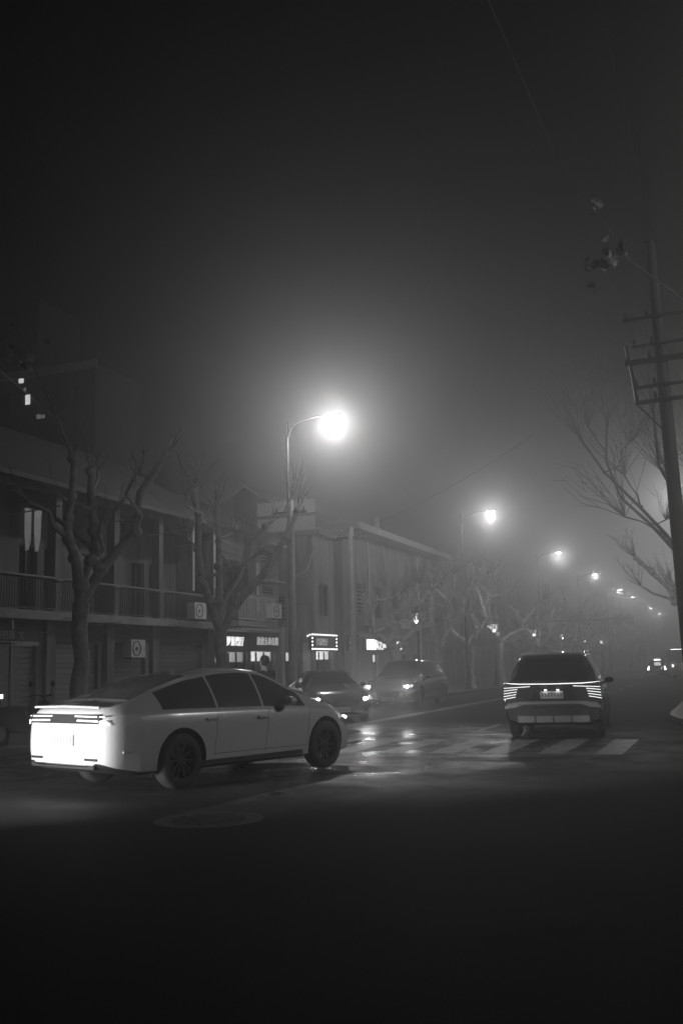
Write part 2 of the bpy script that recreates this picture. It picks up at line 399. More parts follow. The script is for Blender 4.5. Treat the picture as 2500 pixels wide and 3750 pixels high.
# white fastback, seen from its rear right quarter
def trim_white(root):
    x = -2.43
    MB().prism([(-.72, 1.0), (.72, 1.0), (.75, .93), (.70, .885), (-.70, .885), (-.75, .93)], x-.008, x+.05, 'x').build('tail_panel', 'black_plastic', root)
    for s_ in (-1, 1):
        t = MB(); t.tube([(x-.012, s_*.25, .978), (x-.012, s_*.66, .974), (x+.03, s_*.80, .972)], .008, 6).build('tail_light', 'tail_led', root)
        t = MB(); t.tube([(x-.012, s_*.30, .925), (x-.012, s_*.68, .92), (x+.04, s_*.83, .915), (x+.06, s_*.86, .87)], .011, 6).build('tail_light', 'tail_led', root)
        MB().box((x+.012, s_*.58, .45), (.06, .24, .03)).build('reflector', 'black_plastic', root)
        MB().box((x+.3, s_*.9, .53), (.14, .05, .03)).build('side_reflector', 'plate', root)
        hl = MB(); hl.prism([(1.98, .74), (2.3, .68), (2.33, .63), (2.05, .66)], s_*.70, s_*.87, 'y').build('headlight', 'lamp_glass_dim', root)
    for s_ in (-1, 1):
        MB().tube([(2.06, s_*.865, .76), (2.2, s_*.80, .735), (2.3, s_*.70, .71)], .016, 6).build('running_light', 'led_white', root)
        light('headlight_beam', 'SPOT', 190, (2.5, s_*.66, .62), root, .05, (R(84), 0, R(-90)), 70, .9)
    pl = MB().box((x-.015, 0, .68), (.02, .44, .14)).build('number_plate', 'plate', root)
    for i in range(6): MB().box((x-.026, -.17+i*.068, .68), (.004, .038, .08)).build('plate_character', 'plate_print_bleached', pl)
    MB().box((x+.03, 0, .36), (.12, 1.35, .05)).build('diffuser', 'black_plastic', root)
    MB().tube([(x-.03, -.55, .375), (x-.035, 0, .372), (x-.03, .55, .375)], .012, 6).build('diffuser_strip', 'chrome', root)
    MB().box((0, -.955, .30), (2.0, .03, .06)).build('sill_trim', 'black_plastic', root); MB().box((0, .955, .30), (2.0, .03, .06)).build('sill_trim', 'black_plastic', root)
    MB().tube([(x+.03, -.7, 1.085), (x-.005, 0, 1.10), (x+.03, .7, 1.085)], .016, 6).build('spoiler_lip', 'white_car_paint', root)
HX, HY = .328, .945
car('white_car', 'white fastback car turning, its rear floodlit by headlights behind', FAST, 'white_car_paint', (-7.22, 13.12), math.atan2(HY, HX), trim=trim_white)

SUV = dict(L=4.7, R=.365, axles=(-1.38, 1.4), roofw=.68, mir='black_plastic',
    top=[(-2.35, 1.06), (-2.3, 1.12), (-2.12, 1.36), (-1.98, 1.57), (-1.85, 1.655), (-1.2, 1.71), (-.2, 1.73), (.3, 1.69), (.6, 1.6), (1.25, 1.16), (1.5, 1.10), (2.0, 1.03), (2.2, .95), (2.3, .82), (2.35, .7)],
    belt=[(-2.35, .98), (-2.2, 1.05), (0, 1.0), (1.2, .98), (2.0, .94), (2.35, .62)],
    wid=[(-2.35, .89), (-2.31, .93), (-2.1, .955), (-1.4, .965), (1.4, .96), (1.9, .93), (2.2, .86), (2.35, .72)],
    bot=[(-2.35, .34), (-2.2, .28), (-1.8, .24), (1.8, .24), (2.2, .26), (2.35, .34)],
    win=[(-1.95, -1.2), (-1.12, -.25), (-.19, .95)], ws=(.33, 1.3), rw=(-2.28, -1.93), handles=(-.45, .5), seams=(-.75, .0, .95))
def trim_suv(root):
    x = -2.35
    MB().prism([(-.92, 1.10), (.92, 1.10), (.92, 1.055), (-.92, 1.055)], x-.02, x+.06, 'x').build('light_bar_housing', 'black_plastic', root)
    MB().tube([(x-.01, -.93, 1.10), (x-.028, -.6, 1.078), (x-.032, 0, 1.072), (x-.028, .6, 1.078), (x-.01, .93, 1.10)], .008, 6).build('light_bar', 'tail_led', root)
    for s_ in (-1, 1):
        MB().prism([(s_*.95, 1.04), (s_*.62, 1.03), (s_*.70, .80), (s_*.96, .78)], x-.012, x+.05, 'x').build('tail_light_housing', 'black_plastic', root)
        for k in range(5):
            z = 1.015-k*.052; a, b = .935+.004*k, (.42 if k == 0 else .655+.014*k)
            MB().tube([(x-.012, s_*a, z-.012-.003*k), (x-.022, s_*(a+b)/2, z), (x-.022, s_*b, z+.012+.002*k)], .0055, 6).build('tail_light', 'tail_led', root)
        MB().box((x-.005, s_*.50, .42), (.04, .02, .1)).build('bumper_fin', 'black_plastic', root)
    rc = MB().prism([(-.36, 1.0), (.36, 1.0), (.42, .76), (-.42, .76)], x-.006, x+.03, 'x').build('plate_recess', 'dark_car_paint', root)
    pl = MB().box((x-.014, 0, .86), (.02, .44, .14)).build('number_plate', 'plate', root)
    for i in range(7): MB().box((x-.026, -.18+i*.06, .86), (.004, .034, .08)).build('plate_character', 'plate_print', pl)
    for s_ in (-.12, .12): MB().box((x-.018, s_, .955), (.02, .05, .015)).build('plate_lamp', 'tail_led', root); light('plate_light', 'POINT', .25, (x-.06, s_, .95), root, .02)
    for i in range(5): MB().box((x-.026, -.2+i*.1, 1.04), (.006, .05, .026)).build('letter', 'chrome', root)
    # chrome band that drops at its ends, lower grille and skid plate in four pieces
    MB().prism([(-.93, .64), (-.86, .70), (-.62, .735), (.62, .735), (.86, .70), (.93, .64), (.93, .60), (.72, .62), (.55, .68), (-.55, .68), (-.72, .62), (-.93, .60)], x-.035, x+.03, 'x').build('bumper_band', 'silver_car_paint', root)
    MB().prism([(-.70, .60), (-.52, .665), (.52, .665), (.70, .60), (.72, .38), (-.72, .38)], x-.02, x+.03, 'x').build('bumper_insert', 'black_plastic', root)
    MB().tube([(x-.03, -.66, .575), (x-.035, -.5, .61), (x-.035, .5, .61), (x-.03, .66, .575)], .012, 6).build('bumper_trim', 'chrome', root)
    for i in range(4): MB().prism([(-.70+i*.352, .33), (-.70+i*.352+.325, .33), (-.70+i*.352+.325, .455), (-.70+i*.352, .455)], x-.045, x+.05, 'x').build('skid_plate', 'silver_car_paint', root)
    MB().tube([(-2.02, -.62, 1.66), (-2.06, 0, 1.675), (-2.02, .62, 1.66)], .022, 6).build('roof_spoiler', 'silver_car_paint', root)
    for s_ in (-1, 1): MB().tube([(-1.7, s_*.64, 1.665), (-1.5, s_*.645, 1.70), (.2, s_*.645, 1.715), (.4, s_*.64, 1.67)], .016, 6).build('roof_rail', 'chrome', root)
car('grey_suv', 'grey car driving away with a thin full width light bar and five-line tail lights', SUV, 'grey_car_paint', (-3.55, 22.45), R(94.5), trim=trim_suv)

SEDAN = dict(L=4.7, R=.335, axles=(-1.4, 1.4), roofw=.58,
    top=[(-2.35, .92), (-2.3, 1.0), (-2.1, 1.05), (-1.8, 1.07), (-1.45, 1.2), (-1.0, 1.38), (-.4, 1.45), (.2, 1.45), (.55, 1.38), (1.2, 1.07), (1.5, .99), (2.0, .88), (2.2, .78), (2.32, .66), (2.35, .55)],
    belt=[(-2.35, .85), (-2.1, .95), (0, .93), (1.2, .9), (2.0, .8), (2.35, .48)],
    wid=[(-2.35, .74), (-2.3, .82), (-2.1, .88), (-1.4, .91), (1.4, .91), (1.9, .88), (2.2, .78), (2.35, .62)],
    bot=[(-2.35, .34), (-2.2, .26), (-1.8, .2), (1.8, .2), (2.2, .22), (2.35, .28)],
    win=[(-1.45, -.62), (-.57, .3), (.35, 1.05)], ws=(.5, 1.28), rw=(-1.85, -.95), handles=(-.7, .2), seams=(-.75, .26, 1.02))
def front_trim(hw, hz, power, tilt=-4, grille=True, emit='headlight_led', drl=False, lit=(1, 1)):
    def f_(root):
        x = 2.2
        for s_, on in zip((-1, 1), lit):
            MB().prism([(s_*(hw-.17), hz-.055), (s_*(hw+.16), hz-.02), (s_*(hw+.17), hz+.06), (s_*(hw-.15), hz+.03)], x-.2, x+.085, 'x').build('headlight', 'lamp_glass_dim' if not on else 'headlight_glass', root)
            if on:
                MB().lathe([(.001, .088), (.04, .088), (.045, .07), (.001, .06)], 14, 'x', (x+.01, s_*hw, hz)).build('headlight_lens', emit, root)
                light('headlight_beam', 'SPOT', power, (x+.17, s_*hw, hz), root, .05, (R(90+tilt), 0, R(-90)), 75, .9)
            if drl: MB().tube([(x+.09, s_*(hw+.14), hz-.04), (x+.06, s_*(hw+.19), hz-.22)], .014, 6).build('running_light', 'tail_led', root)
        if grille:
            MB().prism([(-.45, .62), (.45, .62), (.38, .36), (-.38, .36)], 2.22, 2.375, 'x').build('grille', 'black_plastic', root)
            for i in range(4): MB().box((2.38, 0, .40+i*.06), (.012, .8-.02*(3-i), .012)).build('grille_bar', 'chrome', root)
        pl = MB().box((2.385, 0, .36), (.02, .44, .13)).build('number_plate', 'plate', root)
        for i in range(6): MB().box((2.396, -.17+i*.068, .36), (.004, .038, .08)).build('plate_character', 'plate_print', pl)
        for s_ in (-1, 1): MB().tube([(2.27, s_*.5, .42), (2.3, s_*.56, .34), (2.24, s_*.72, .33)], .014, 6).build('fog_lamp_trim', 'chrome', root)
    return f_
mat('headlight_glass', .5, .15, emit=.6)
car('dark_sedan', 'black saloon with lit headlights pulling out ahead of the oncoming SUV', SEDAN, 'dark_car_paint', (-11.25, 27.7), math.atan2(-.84, .54), trim=front_trim(.66, .64, 14, tilt=-8))
car('oncoming_suv', 'dark oncoming SUV with lit headlights and chrome trim waiting behind the black saloon', SUV, 'dark_car_paint', (-11.35, 36.0), R(-90), trim=front_trim(.70, .78, 60, tilt=-11))
car('following_car', 'dark saloon whose headlights flood the white fastback', SEDAN, 'dark_car_paint', (-10.3, 4.5), math.atan2(HY, HX)+.03, trim=front_trim(.66, .64, 1400, tilt=-4))
def trim_tail(hz, hw, roof_lamp):
    def f_(root):
        x = -2.35
        for s_ in (-1, 1):
            MB().lathe([(.001, -.02), (.07, -.02), (.07, .03), (.001, .03)], 14, 'x', (x, s_*hw, hz+.1)).build('tail_light', 'led_white', root)
            MB().lathe([(.001, -.02), (.09, -.02), (.09, .03), (.001, .03)], 14, 'x', (x, s_*(hw+.04), hz-.07)).build('tail_light', 'led_white', root)
        MB().box((-1.2, 0, roof_lamp), (.18, .5, .1)).build('brake_light', 'led_white', root)
        pl = MB().box((x-.01, 0, .62), (.02, .44, .13)).build('number_plate', 'plate', root)
    return f_
car('far_car', 'small dark car far down the street with round tail lights and a lit roof bar', SEDAN, 'dark_car_paint', (-5.75, 88), R(90), trim=trim_tail(.78, .62, 1.46))
VAN = dict(L=5.2, R=.34, axles=(-1.5, 1.5), roofw=.86,
    top=[(-2.6, 2.15), (-2.55, 2.3), (-2.3, 2.36), (1.2, 2.36), (1.6, 2.2), (2.2, 1.2), (2.5, 1.0), (2.6, .8)],
    belt=[(-2.6, 1.15), (2.0, 1.1), (2.6, .7)], wid=[(-2.6, .9), (-2.5, .97), (2.0, .97), (2.6, .8)], bot=[(-2.6, .35), (2.6, .35)],
    win=[(-2.3, -1.0), (-.9, .4), (.5, 1.4)], ws=(1.65, 2.2), rw=(-9, -8), handles=(0, .9), sr=.03)
def trim_van(root):
    x = -2.6
    MB().box((x-.01, 0, 1.62), (.04, 1.6, .7)).build('rear_window', 'car_glass', root)
    MB().box((x-.03, -.46, 2.2), (.04, .86, .07)).build('top_lamp', 'led_white', root); MB().box((x-.03, .46, 2.2), (.04, .86, .07)).build('top_lamp', 'led_white', root)
    for i in range(3): MB().box((x-.04, -.02+i*.11, 1.86), (.02, .06, .22)).build('sign_bar', 'sign_glow', root)
    for s_ in (-1, 1): MB().prism([(s_*.80, 1.05), (s_*.92, 1.0), (s_*.92, .72), (s_*.80, .66)], x-.03, x+.03, 'x').build('tail_light', 'led_white', root)
    MB().box((x-.012, 0, .95), (.02, 1.7, .05)).build('trim_bar', 'tail_led_soft', root)
    MB().box((x-.02, 0, .6), (.02, .44, .14)).build('number_plate', 'plate', root)
car('minibus', 'tall minibus far down the street with two lamps along the roof edge', VAN, 'dark_car_paint', (-3.45, 84), R(90), 'minibus', trim=trim_van)

# ---------------------------------------------------------------- street lamps
def street_lamp(label, side, reach=1.7, H=9.75, loc=(0, 0, 0), group=None, power=LAMP_W):
    t = thing('street_lamp', label, 'street lamp', loc, 0, group)
    MB().lathe([(.19, 0), (.19, .1), (.13, .14), (.12, .9), (.08, 1.0), (.045, H-.6), (.035, H+.1)], 14).build('pole', 'black_plastic', t, True)
    MB().tube([(0, 0, H-.5), (side*.25, 0, H-.05), (side*.8, 0, H+.1), (side*(reach-.3), 0, H+.15)], [.03, .028, .025, .02], 8).build('arm', 'black_plastic', t, True)
    hd = MB(); hd.prism([(-.30, 0), (-.24, .08), (-.12, .1), (.12, .1), (.24, .08), (.30, 0), (.24, -.08), (-.24, -.08)], 0, .07)
    hd.build('head', 'black_plastic', t, True, (side*reach, 0, H+.1))
    MB().prism([(-.2, -.07), (-.2, .07), (.2, .07), (.2, -.07)], -.03, .0).build('lens', 'lamp_lens', t, False, (side*reach, 0, H+.1))
    light('lamp_light', 'POINT', power, (side*reach, 0, H-.22), t, .15)
    return t
SL = [30.7, 54.7, 78.6, 101, 125.3, 141.6, 174.9, 196.9]
lb = ['glowing over the small restaurants beside the balcony house', 'glowing over the long house with deep eaves',
      'glowing past the first lantern posts', None, None, None, None, None]
for kk, (y, l) in enumerate(zip(SL, lb)):
    street_lamp(power=LAMP_W*(1.05 if y < 40 else .75 if y < 60 else .55 if y < 85 else .35), label='tall street lamp ' + (l or 'glowing far down the street, '+ORD[kk-3]+' past the round and triangular signs'), side=1, loc=(-13.7, y, .125), group='street lamps along the shop side')
for kk, y in enumerate((54, 92, 116)):
    street_lamp(ORD[kk]+' tall street lamp past the leaning plane tree opposite the shops', -1, loc=(-.4, y, .125), group='street lamps opposite the shops', power=LAMP_W*.8)
street_lamp('added tall street lamp, unseen round the corner in the side street opposite the shops', -1, loc=(10.8, 20.2, .125), power=LAMP_W*2.6)  # added lamp, out of view, to brighten the white car's side

# lantern posts
def lantern(loc):
    t = thing('lantern_post', 'dark classical lantern post with a lit tapered lantern on the shop pavement', 'lantern', loc, 0, 'lantern posts along the shop pavement')
    MB().lathe([(.14, 0), (.14, .25), (.09, .35), (.07, .9), (.05, 1.0), (.035, 3.1), (.06, 3.2), (.03, 3.3)], 10).build('post', 'dark_metal', t, True)
    cg = MB()
    for k in range(6):
        a = 2*math.pi*k/6; cg.tube([(.1*math.cos(a), .1*math.sin(a), 3.32), (.24*math.cos(a), .24*math.sin(a), 3.82)], .014, 5)
    cg.lathe([(.11, 3.3), (.11, 3.33), (.05, 3.33), (.05, 3.3)], 12, closed=True).lathe([(.25, 3.80), (.25, 3.83), (.22, 3.83), (.22, 3.8)], 12, closed=True)
    cg.build('cage', 'white_metal', t)
    MB().lathe([(.3, 3.83), (.28, 3.88), (.13, 4.02), (.12, 4.1), (.03, 4.16), (.02, 4.3)], 12).build('cap', 'dark_metal', t, True)
    MB().lathe([(.001, 3.34), (.07, 3.36), (.09, 3.42), (.05, 3.48), (.001, 3.5)], 12).build('bulb', 'led_white', t, True)
    light('lantern_light', 'POINT', 12, (0, 0, 3.62), t, .06)
    return t
l0 = lantern((-13.8, 45.7, .125))
l0['label'] = 'dark classical lantern post with a lit lantern beside the low-forked plane tree'
for k, y in enumerate((62.3, 76, 90, 104, 118)):
    c = copy_tree(l0); c.location = (-13.8, y, .125); c['label'] = ORD[k]+' lit lantern post down the street past the one beside the low-forked plane tree'

# ---------------------------------------------------------------- plane trees
def bend(p, q, rnd, k=.12, n=3):
    p, q = Vector(p), Vector(q); L = (q-p).length; out = [p]
    for i in range(1, n): out.append(p.lerp(q, i/n) + Vector((rnd.uniform(-k, k), rnd.uniform(-k, k), rnd.uniform(-k*.5, k*.5)))*L)
    return out+[q]
def shoots(mb, p, d, rnd, n, ln, r_=.014):
    for i in range(n):
        v = (d + Vector((rnd.gauss(0, .55), rnd.gauss(0, .55), rnd.uniform(.2, 1.1)))).normalized(); l = ln*rnd.uniform(.45, 1.15)
        q = p+v*l; pts = bend(p, q, rnd, .06, 3); pts[-1] += Vector((0, 0, .1*l)); mb.tube(pts, [r_, r_*.8, r_*.6, r_*.3], 4, False)
        for j in range(rnd.randint(1, 3)):
            b = pts[1].lerp(pts[3], rnd.random()); v2 = (v+Vector((rnd.gauss(0, .6), rnd.gauss(0, .6), rnd.gauss(.1, .4)))).normalized()
            mb.tube([b, b+v2*l*rnd.uniform(.2, .5)], [r_*.55, r_*.25], 3, False)
def tree_mesh(seed, limbs=None, fork=2.8, r_=.2, reach=2.6, height=6.2, sh=9, lean=(0, 0), nl=None, sl=1.9):
    rnd = random.Random(seed); tr, cr = MB(), MB(); tips = []
    f_ = Vector((lean[0], lean[1], fork))
    tr.tube([(0, 0, -.1), (0, 0, .15), *bend((0, 0, .5), f_, rnd, .05, 4)], [r_*1.5, r_*1.2, r_, r_*.95, r_*.9, r_*.92, r_*.95], 10)
    if limbs is None:
        limbs = []; nl = nl or rnd.randint(3, 4); a0 = rnd.uniform(0, 6.3)
        for k in range(nl):
            a = a0+2*math.pi*k/nl+rnd.uniform(-.35, .35); rr_ = reach*rnd.uniform(.6, 1.1); hh = height*rnd.uniform(.8, 1.08)
            m_ = f_ + Vector((math.cos(a)*rr_*.55, math.sin(a)*rr_*.55, (hh-fork)*.32)); e = Vector((math.cos(a+rnd.uniform(-.3, .3))*rr_, math.sin(a)*rr_, hh))+Vector((lean[0], lean[1], 0))
            limbs.append([f_] + bend(f_, m_, rnd, .14, 2)[1:] + bend(m_, e, rnd, .18, 3)[1:])
    for lm in limbs:
        lm = [Vector(p) for p in lm]; n = len(lm)
        rad = [r_*.72*(1-.55*i/(n-1))*rnd.uniform(.88, 1.12) for i in range(n)]; rad[-1] *= 1.25
        tr.tube(lm, rad, 8); tips.append((lm[-1], (lm[-1]-lm[-2]).normalized()))
        for i in range(1, n):            # pruning knuckles
            q = rad[i]*rnd.uniform(1.15, 1.55 if i < n-1 else 2.0); c_ = lm[i]+Vector((rnd.uniform(-.4, .4), rnd.uniform(-.4, .4), rnd.uniform(-.4, .4)))*rad[i]
            tr.lathe([(.001, -q), (q*.7, -q*.72), (q, -.1*q), (q*.8, q*.6), (.001, q*.95)], 7, 'zyx'[i % 3], c_)
        for i in range(2, n-1):          # side branches off each bend
            if rnd.random() < .85:
                d = Vector((rnd.gauss(0, 1), rnd.gauss(0, 1), rnd.uniform(.3, 1.2))).normalized(); q = lm[i]+d*rnd.uniform(.8, 1.7)
                tr.tube(bend(lm[i], q, rnd, .15, 3), [rad[i]*.6, rad[i]*.5, rad[i]*.42, rad[i]*.45], 6); tips.append((q, d))
    for p, d in tips: shoots(cr, p, d, rnd, sh, sl)
    return tr, cr, tips
def plane_tree(label, loc, data, group, rz=0):
    t = thing('plane_tree', label, 'tree', loc, rz, group)
    tm, cm = data
    link('trunk', tm, t); link('crown', cm, t); return t
def leaf_mesh(s_=.09):
    pr = [(0, -.9), (.25, -.6), (.75, -.75), (.6, -.35), (1.05, -.05), (.55, .15), (.6, .6), (.22, .42), (0, 1.05)]
    poly = pr + [(-a, b) for a, b in pr[-2:0:-1]]
    v_ = [(a*s_, b*s_, (abs(a)*.25 - .12*b*b)*s_) for a, b in poly] + [(0, 0, .02*s_)]; n = len(poly)
    return MB().add(v_, [(i, (i+1) % n, n) for i in range(n)]).mesh('leaf', 'leaf')
LEAF = leaf_mesh()
def leaves(parent, pts, rnd, spread=.12, n=2):
    for p in pts:
        for k in range(n):
            o = link('leaf', LEAF, parent, Vector(p)+Vector((rnd.gauss(0, spread), rnd.gauss(0, spread), rnd.gauss(0, spread))), (rnd.uniform(0, 6.3), rnd.uniform(0, 6.3), rnd.uniform(0, 6.3)))
            o.scale = [rnd.uniform(.8, 1.35)]*3
def fin(d, nm='bark_lit'): return d[0].mesh('trunk', nm, True, 60), d[1].mesh('crown', 'twig')
GL, GR = 'bare plane trees along the shop pavement', 'bare plane trees on the pavement opposite the shops'
TX = -13.8
# the forked tree in front of the balcony house
d1 = tree_mesh(3, [[(0, 0, 3.0), (.1, -.22, 3.35), (.3, -.65, 3.95), (.35, -1.0, 4.35), (.2, -.85, 4.8), (.2, -.7, 5.3), (.4, -.9, 6.2)],
                   [(0, 0, 3.0), (-.1, .12, 3.45), (-.1, .5, 3.95), (-.2, .85, 4.3), (-.15, .7, 4.8), (-.1, .5, 5.25), (-.3, .7, 5.7), (-.2, .6, 6.2)],
                   [(0, 0, 3.0), (.5, .1, 3.8), (1.3, .2, 4.6), (1.6, -.1, 5.4), (2.2, .1, 6.3)]], fork=3.0, r_=.2, sh=5, sl=.75)
t1 = plane_tree('bare plane tree with two kinked limbs before the balcony railings', (TX, 19.2, .125), fin(d1, 'bark_dimmed'), GL)
rnd = random.Random(5); cr1 = [c for c in t1.children if c.name.startswith('crown')][0]
d2 = tree_mesh(11, [[(.05, -.35, 2.5), (0, -.9, 3.3), (.1, -1.5, 3.9), (0, -1.6, 4.8), (.2, -1.9, 5.6), (.3, -2.4, 6.3)],
                    [(.05, -.35, 2.5), (.1, -.5, 3.4), (.3, -.9, 4.3), (.2, -.7, 5.1), (.2, -.9, 6.0)],
                    [(.05, -.35, 2.5), (-.2, .2, 3.4), (0, .9, 4.2), (.2, 1.2, 5.1), (.5, 1.9, 5.8)],
                    [(.05, -.35, 2.5), (.6, -.2, 3.4), (1.3, .1, 4.2), (1.8, .4, 5.2), (2.3, .3, 6.0)]], fork=2.5, r_=.2, lean=(.05, -.35), sh=8, sl=1.0)
plane_tree('bare leaning plane tree with many twigs before the restaurant sign', (TX, 26.2, .125), fin(d2, 'bark_dimmed'), GL)
d4 = tree_mesh(8, [[(0, 0, 1.9), (-.1, -.25, 2.5), (-.1, -.6, 3.1), (0, -.95, 3.5), (0, -1.1, 4.2), (.3, -1.5, 5.2), (.4, -1.9, 6.0)],
                   [(0, 0, 1.9), (.1, .35, 2.4), (.2, .9, 2.9), (.25, 1.2, 3.5), (.2, 1.1, 4.3), (.5, 1.6, 5.2), (.4, 2.2, 6.0)],
                   [(0, 0, 1.9), (.5, .1, 3.0), (1.2, .2, 4.0), (1.7, 0, 5.0), (2.2, .2, 6.0)]], fork=1.9, r_=.21, sh=6, sl=1.0)
plane_tree('bare plane tree forking low into two pale limbs beside the first lantern post', (TX, 49.2, .125), fin(d4), GL)
variants = [fin(tree_mesh(20+k, fork=2.1+.3*(k % 3), height=5.3+.4*(k % 3), reach=2.7, sh=7, sl=1.15)) for k in range(5)]
rnd = random.Random(2)
for i, y in enumerate([41.5, 56.5, 63.5, 70.5, 78, 86, 94, 102, 111, 120, 130, 141, 153, 166, 180]):
    plane_tree('bare knuckled plane tree between the bulb-framed sign and the first lantern post' if y < 45 else ORD[i-1]+' bare knuckled plane tree down the street past the low-forked one', (TX+rnd.uniform(-.15, .25), y, .125), variants[i % 5], GL, rnd.uniform(0, 6.3))
# right side: the near tree leans its limbs over the road
d5 = tree_mesh(41, [[(0, 0, 3), (-.5, .1, 3.9), (-1.2, .1, 5.1), (-1.9, 0, 6.0), (-2.9, .1, 7.2), (-3.6, .2, 8.4)],
                    [(0, 0, 3), (-.6, .5, 4.1), (-1.7, 1.2, 5.6), (-2.6, 1.6, 6.6), (-3.0, 1.7, 7.9), (-2.9, 1.9, 9.2)],
                    [(0, 0, 3), (-.2, -.5, 4.2), (-.6, -1.1, 5.6), (-1.2, -1.5, 7.0), (-1.2, -1.9, 8.6)],
                    [(0, 0, 3), (.6, .3, 4.2), (1.3, .2, 5.8), (1.8, .6, 7.4)]], fork=3.0, r_=.095, sh=16, sl=2.0)
plane_tree('bare plane tree leaning its fanned limbs over the road behind the utility pole', (-.35, 31.5, .125), fin(d5, 'bark_shaded'), GR)
for i, y in enumerate([40, 49, 58, 68, 79, 91, 104, 118, 134, 152]):
    plane_tree(ORD[i]+' bare plane tree past the one leaning over the road opposite the shops', (-.3, y, .125), variants[(i+2) % 5], GR, rnd.uniform(0, 6.3))
# near tree at the corner: only a leafy branch tip reaches into view
d6 = tree_mesh(51, [[(0, 0, 3), (-.8, -1.2, 4.6), (-1.7, -2.6, 6.4), (-2.5, -3.7, 7.6)], [(0, 0, 3), (.5, .5, 4.4), (1.0, 1.2, 6)], [(0, 0, 3), (.9, -.8, 4.2), (1.5, -1.6, 5.6)]], fork=3.0, r_=.15, sh=3, sl=.8)
t6 = plane_tree('plane tree on the corner with a last tuft of dead leaves hanging over the road', (3.0, 24.2, .125), fin(d6, 'bark_shaded'), GR)

# ---------------------------------------------------------------- utility poles and wires
up = thing('utility_pole', 'tall tapered concrete utility pole carrying a rack of crossarms', 'utility pole', (-.87, 25, .125))
MB().lathe([(.2, -.1), (.19, 2), (.15, 8), (.125, 11.75)], 16).build('shaft', 'shaded_concrete', up, True)
up.rotation_euler = (0, R(-1.1), 0)
for z, w_, th in ((9.75, .95, .07), (9.05, .8, .06), (8.65, 1.0, .13), (8.0, .85, .07), (7.62, .85, .09)):
    a = MB().box((.15, -.19, z), (w_*2, .08, th)).build('crossarm', 'dark_metal', up)
    for s_ in (-1, -.45, .6, 1):
        MB().lathe([(.02, 0), (.05, .03), (.03, .06), (.05, .09), (.03, .12), (.04, .15), (.01, .18)], 8).build('insulator', 'dark_metal', a, True, (.15+s_*w_*.93, -.19, z+th/2))
MB().tube([(-.80, -.19, 9.1), (-.70, -.19, 8.3), (-.66, -.19, 7.6)], .045, 6).build('drop_bracket', 'dark_metal', up)
MB().tube([(.98, -.19, 9.7), (.95, -.19, 8.0)], .03, 6).build('drop_bracket', 'dark_metal', up)
MB().tube([(-.68, -.19, 7.6), (-.35, -.19, 7.2), (-.12, -.1, 6.9)], .02, 6).build('brace', 'dark_metal', up)
MB().tube([(.02, -.16, 11.7), (.0, -.16, 15.6)], .018, 6).build('mast_rod', 'dark_metal', up)
def wood_pole(label, y, top, x=-13.5, r_=.13):
    t = thing('utility_pole', label, 'utility pole', (x, y, .125), 0)
    MB().lathe([(r_*1.15, -.1), (r_, top*.5), (r_*.8, top)], 12).build('shaft', 'concrete', t, True)
    ca = MB().box((0, 0, top-.4), (1.2, .08, .08)).build('crossarm', 'dark_metal', t)
    for s_ in (-.5, 0, .5): MB().lathe([(.02, 0), (.045, .04), (.03, .08), (.04, .12), (.01, .15)], 8).build('insulator', 'dark_metal', ca, True, (s_, 0, top-.36))
    return t
wood_pole('slim concrete pole beside the hardware shop sign', 30.4, 7.0)
wood_pole('dark concrete pole beside the bulb-framed restaurant sign', 36.2, 6.8)
pp = thing('sign_post', 'thin pale metal post before the hardware shop', 'post', (-13.3, 29.2, .125))
MB().tube([(0, 0, -.05), (0, 0, 2.7)], .03, 8).build('shaft', 'white_metal', pp, True); MB().box((0, 0, 2.62), (.02, .3, .14)).build('plate', 'sign_grey', pp)
def wire(label, a, b, sag, r_=.0045):
    a, b = Vector(a), Vector(b); pts = [a.lerp(b, i/16) - Vector((0, 0, sag*4*(i/16)*(1-i/16))) for i in range(17)]
    tag(MB().tube(pts, r_, 5).build('overhead_wire', 'black_plastic'), label, 'wire', 'overhead wires')
for dx, z, q in ((-.5, 6.95, 'on the shop side'), (0, 6.95, 'in the middle of the crossarms'), (.5, 6.95, 'on the road side')): wire('thin black wire between the two slim concrete poles, '+q, (-13.5+dx, 30.4, z+.02), (-13.5+dx, 36.2, z-.18), .15)
wire('thin black wire running from the tall utility pole across to the shops', (-1.7, 24.8, 8.8), (-13.5, 36.2, 6.75), .5)
for k, (a, b) in enumerate((((-1.75, 24.8, 10.0), (-3.4, -14, 11.5)), ((-.95, 24.8, 11.6), (-1.6, -14, 13.5)))): wire(('thin wire leading from the crossarms of the tall utility pole back over the crossing', 'thin wire leading from the top of the tall utility pole back over the crossing')[k], a, b, .4)
wire('thin black wire climbing from the balcony house over the side street', (-18.6, 31, 7.4), (-9, -6, 12), .6)

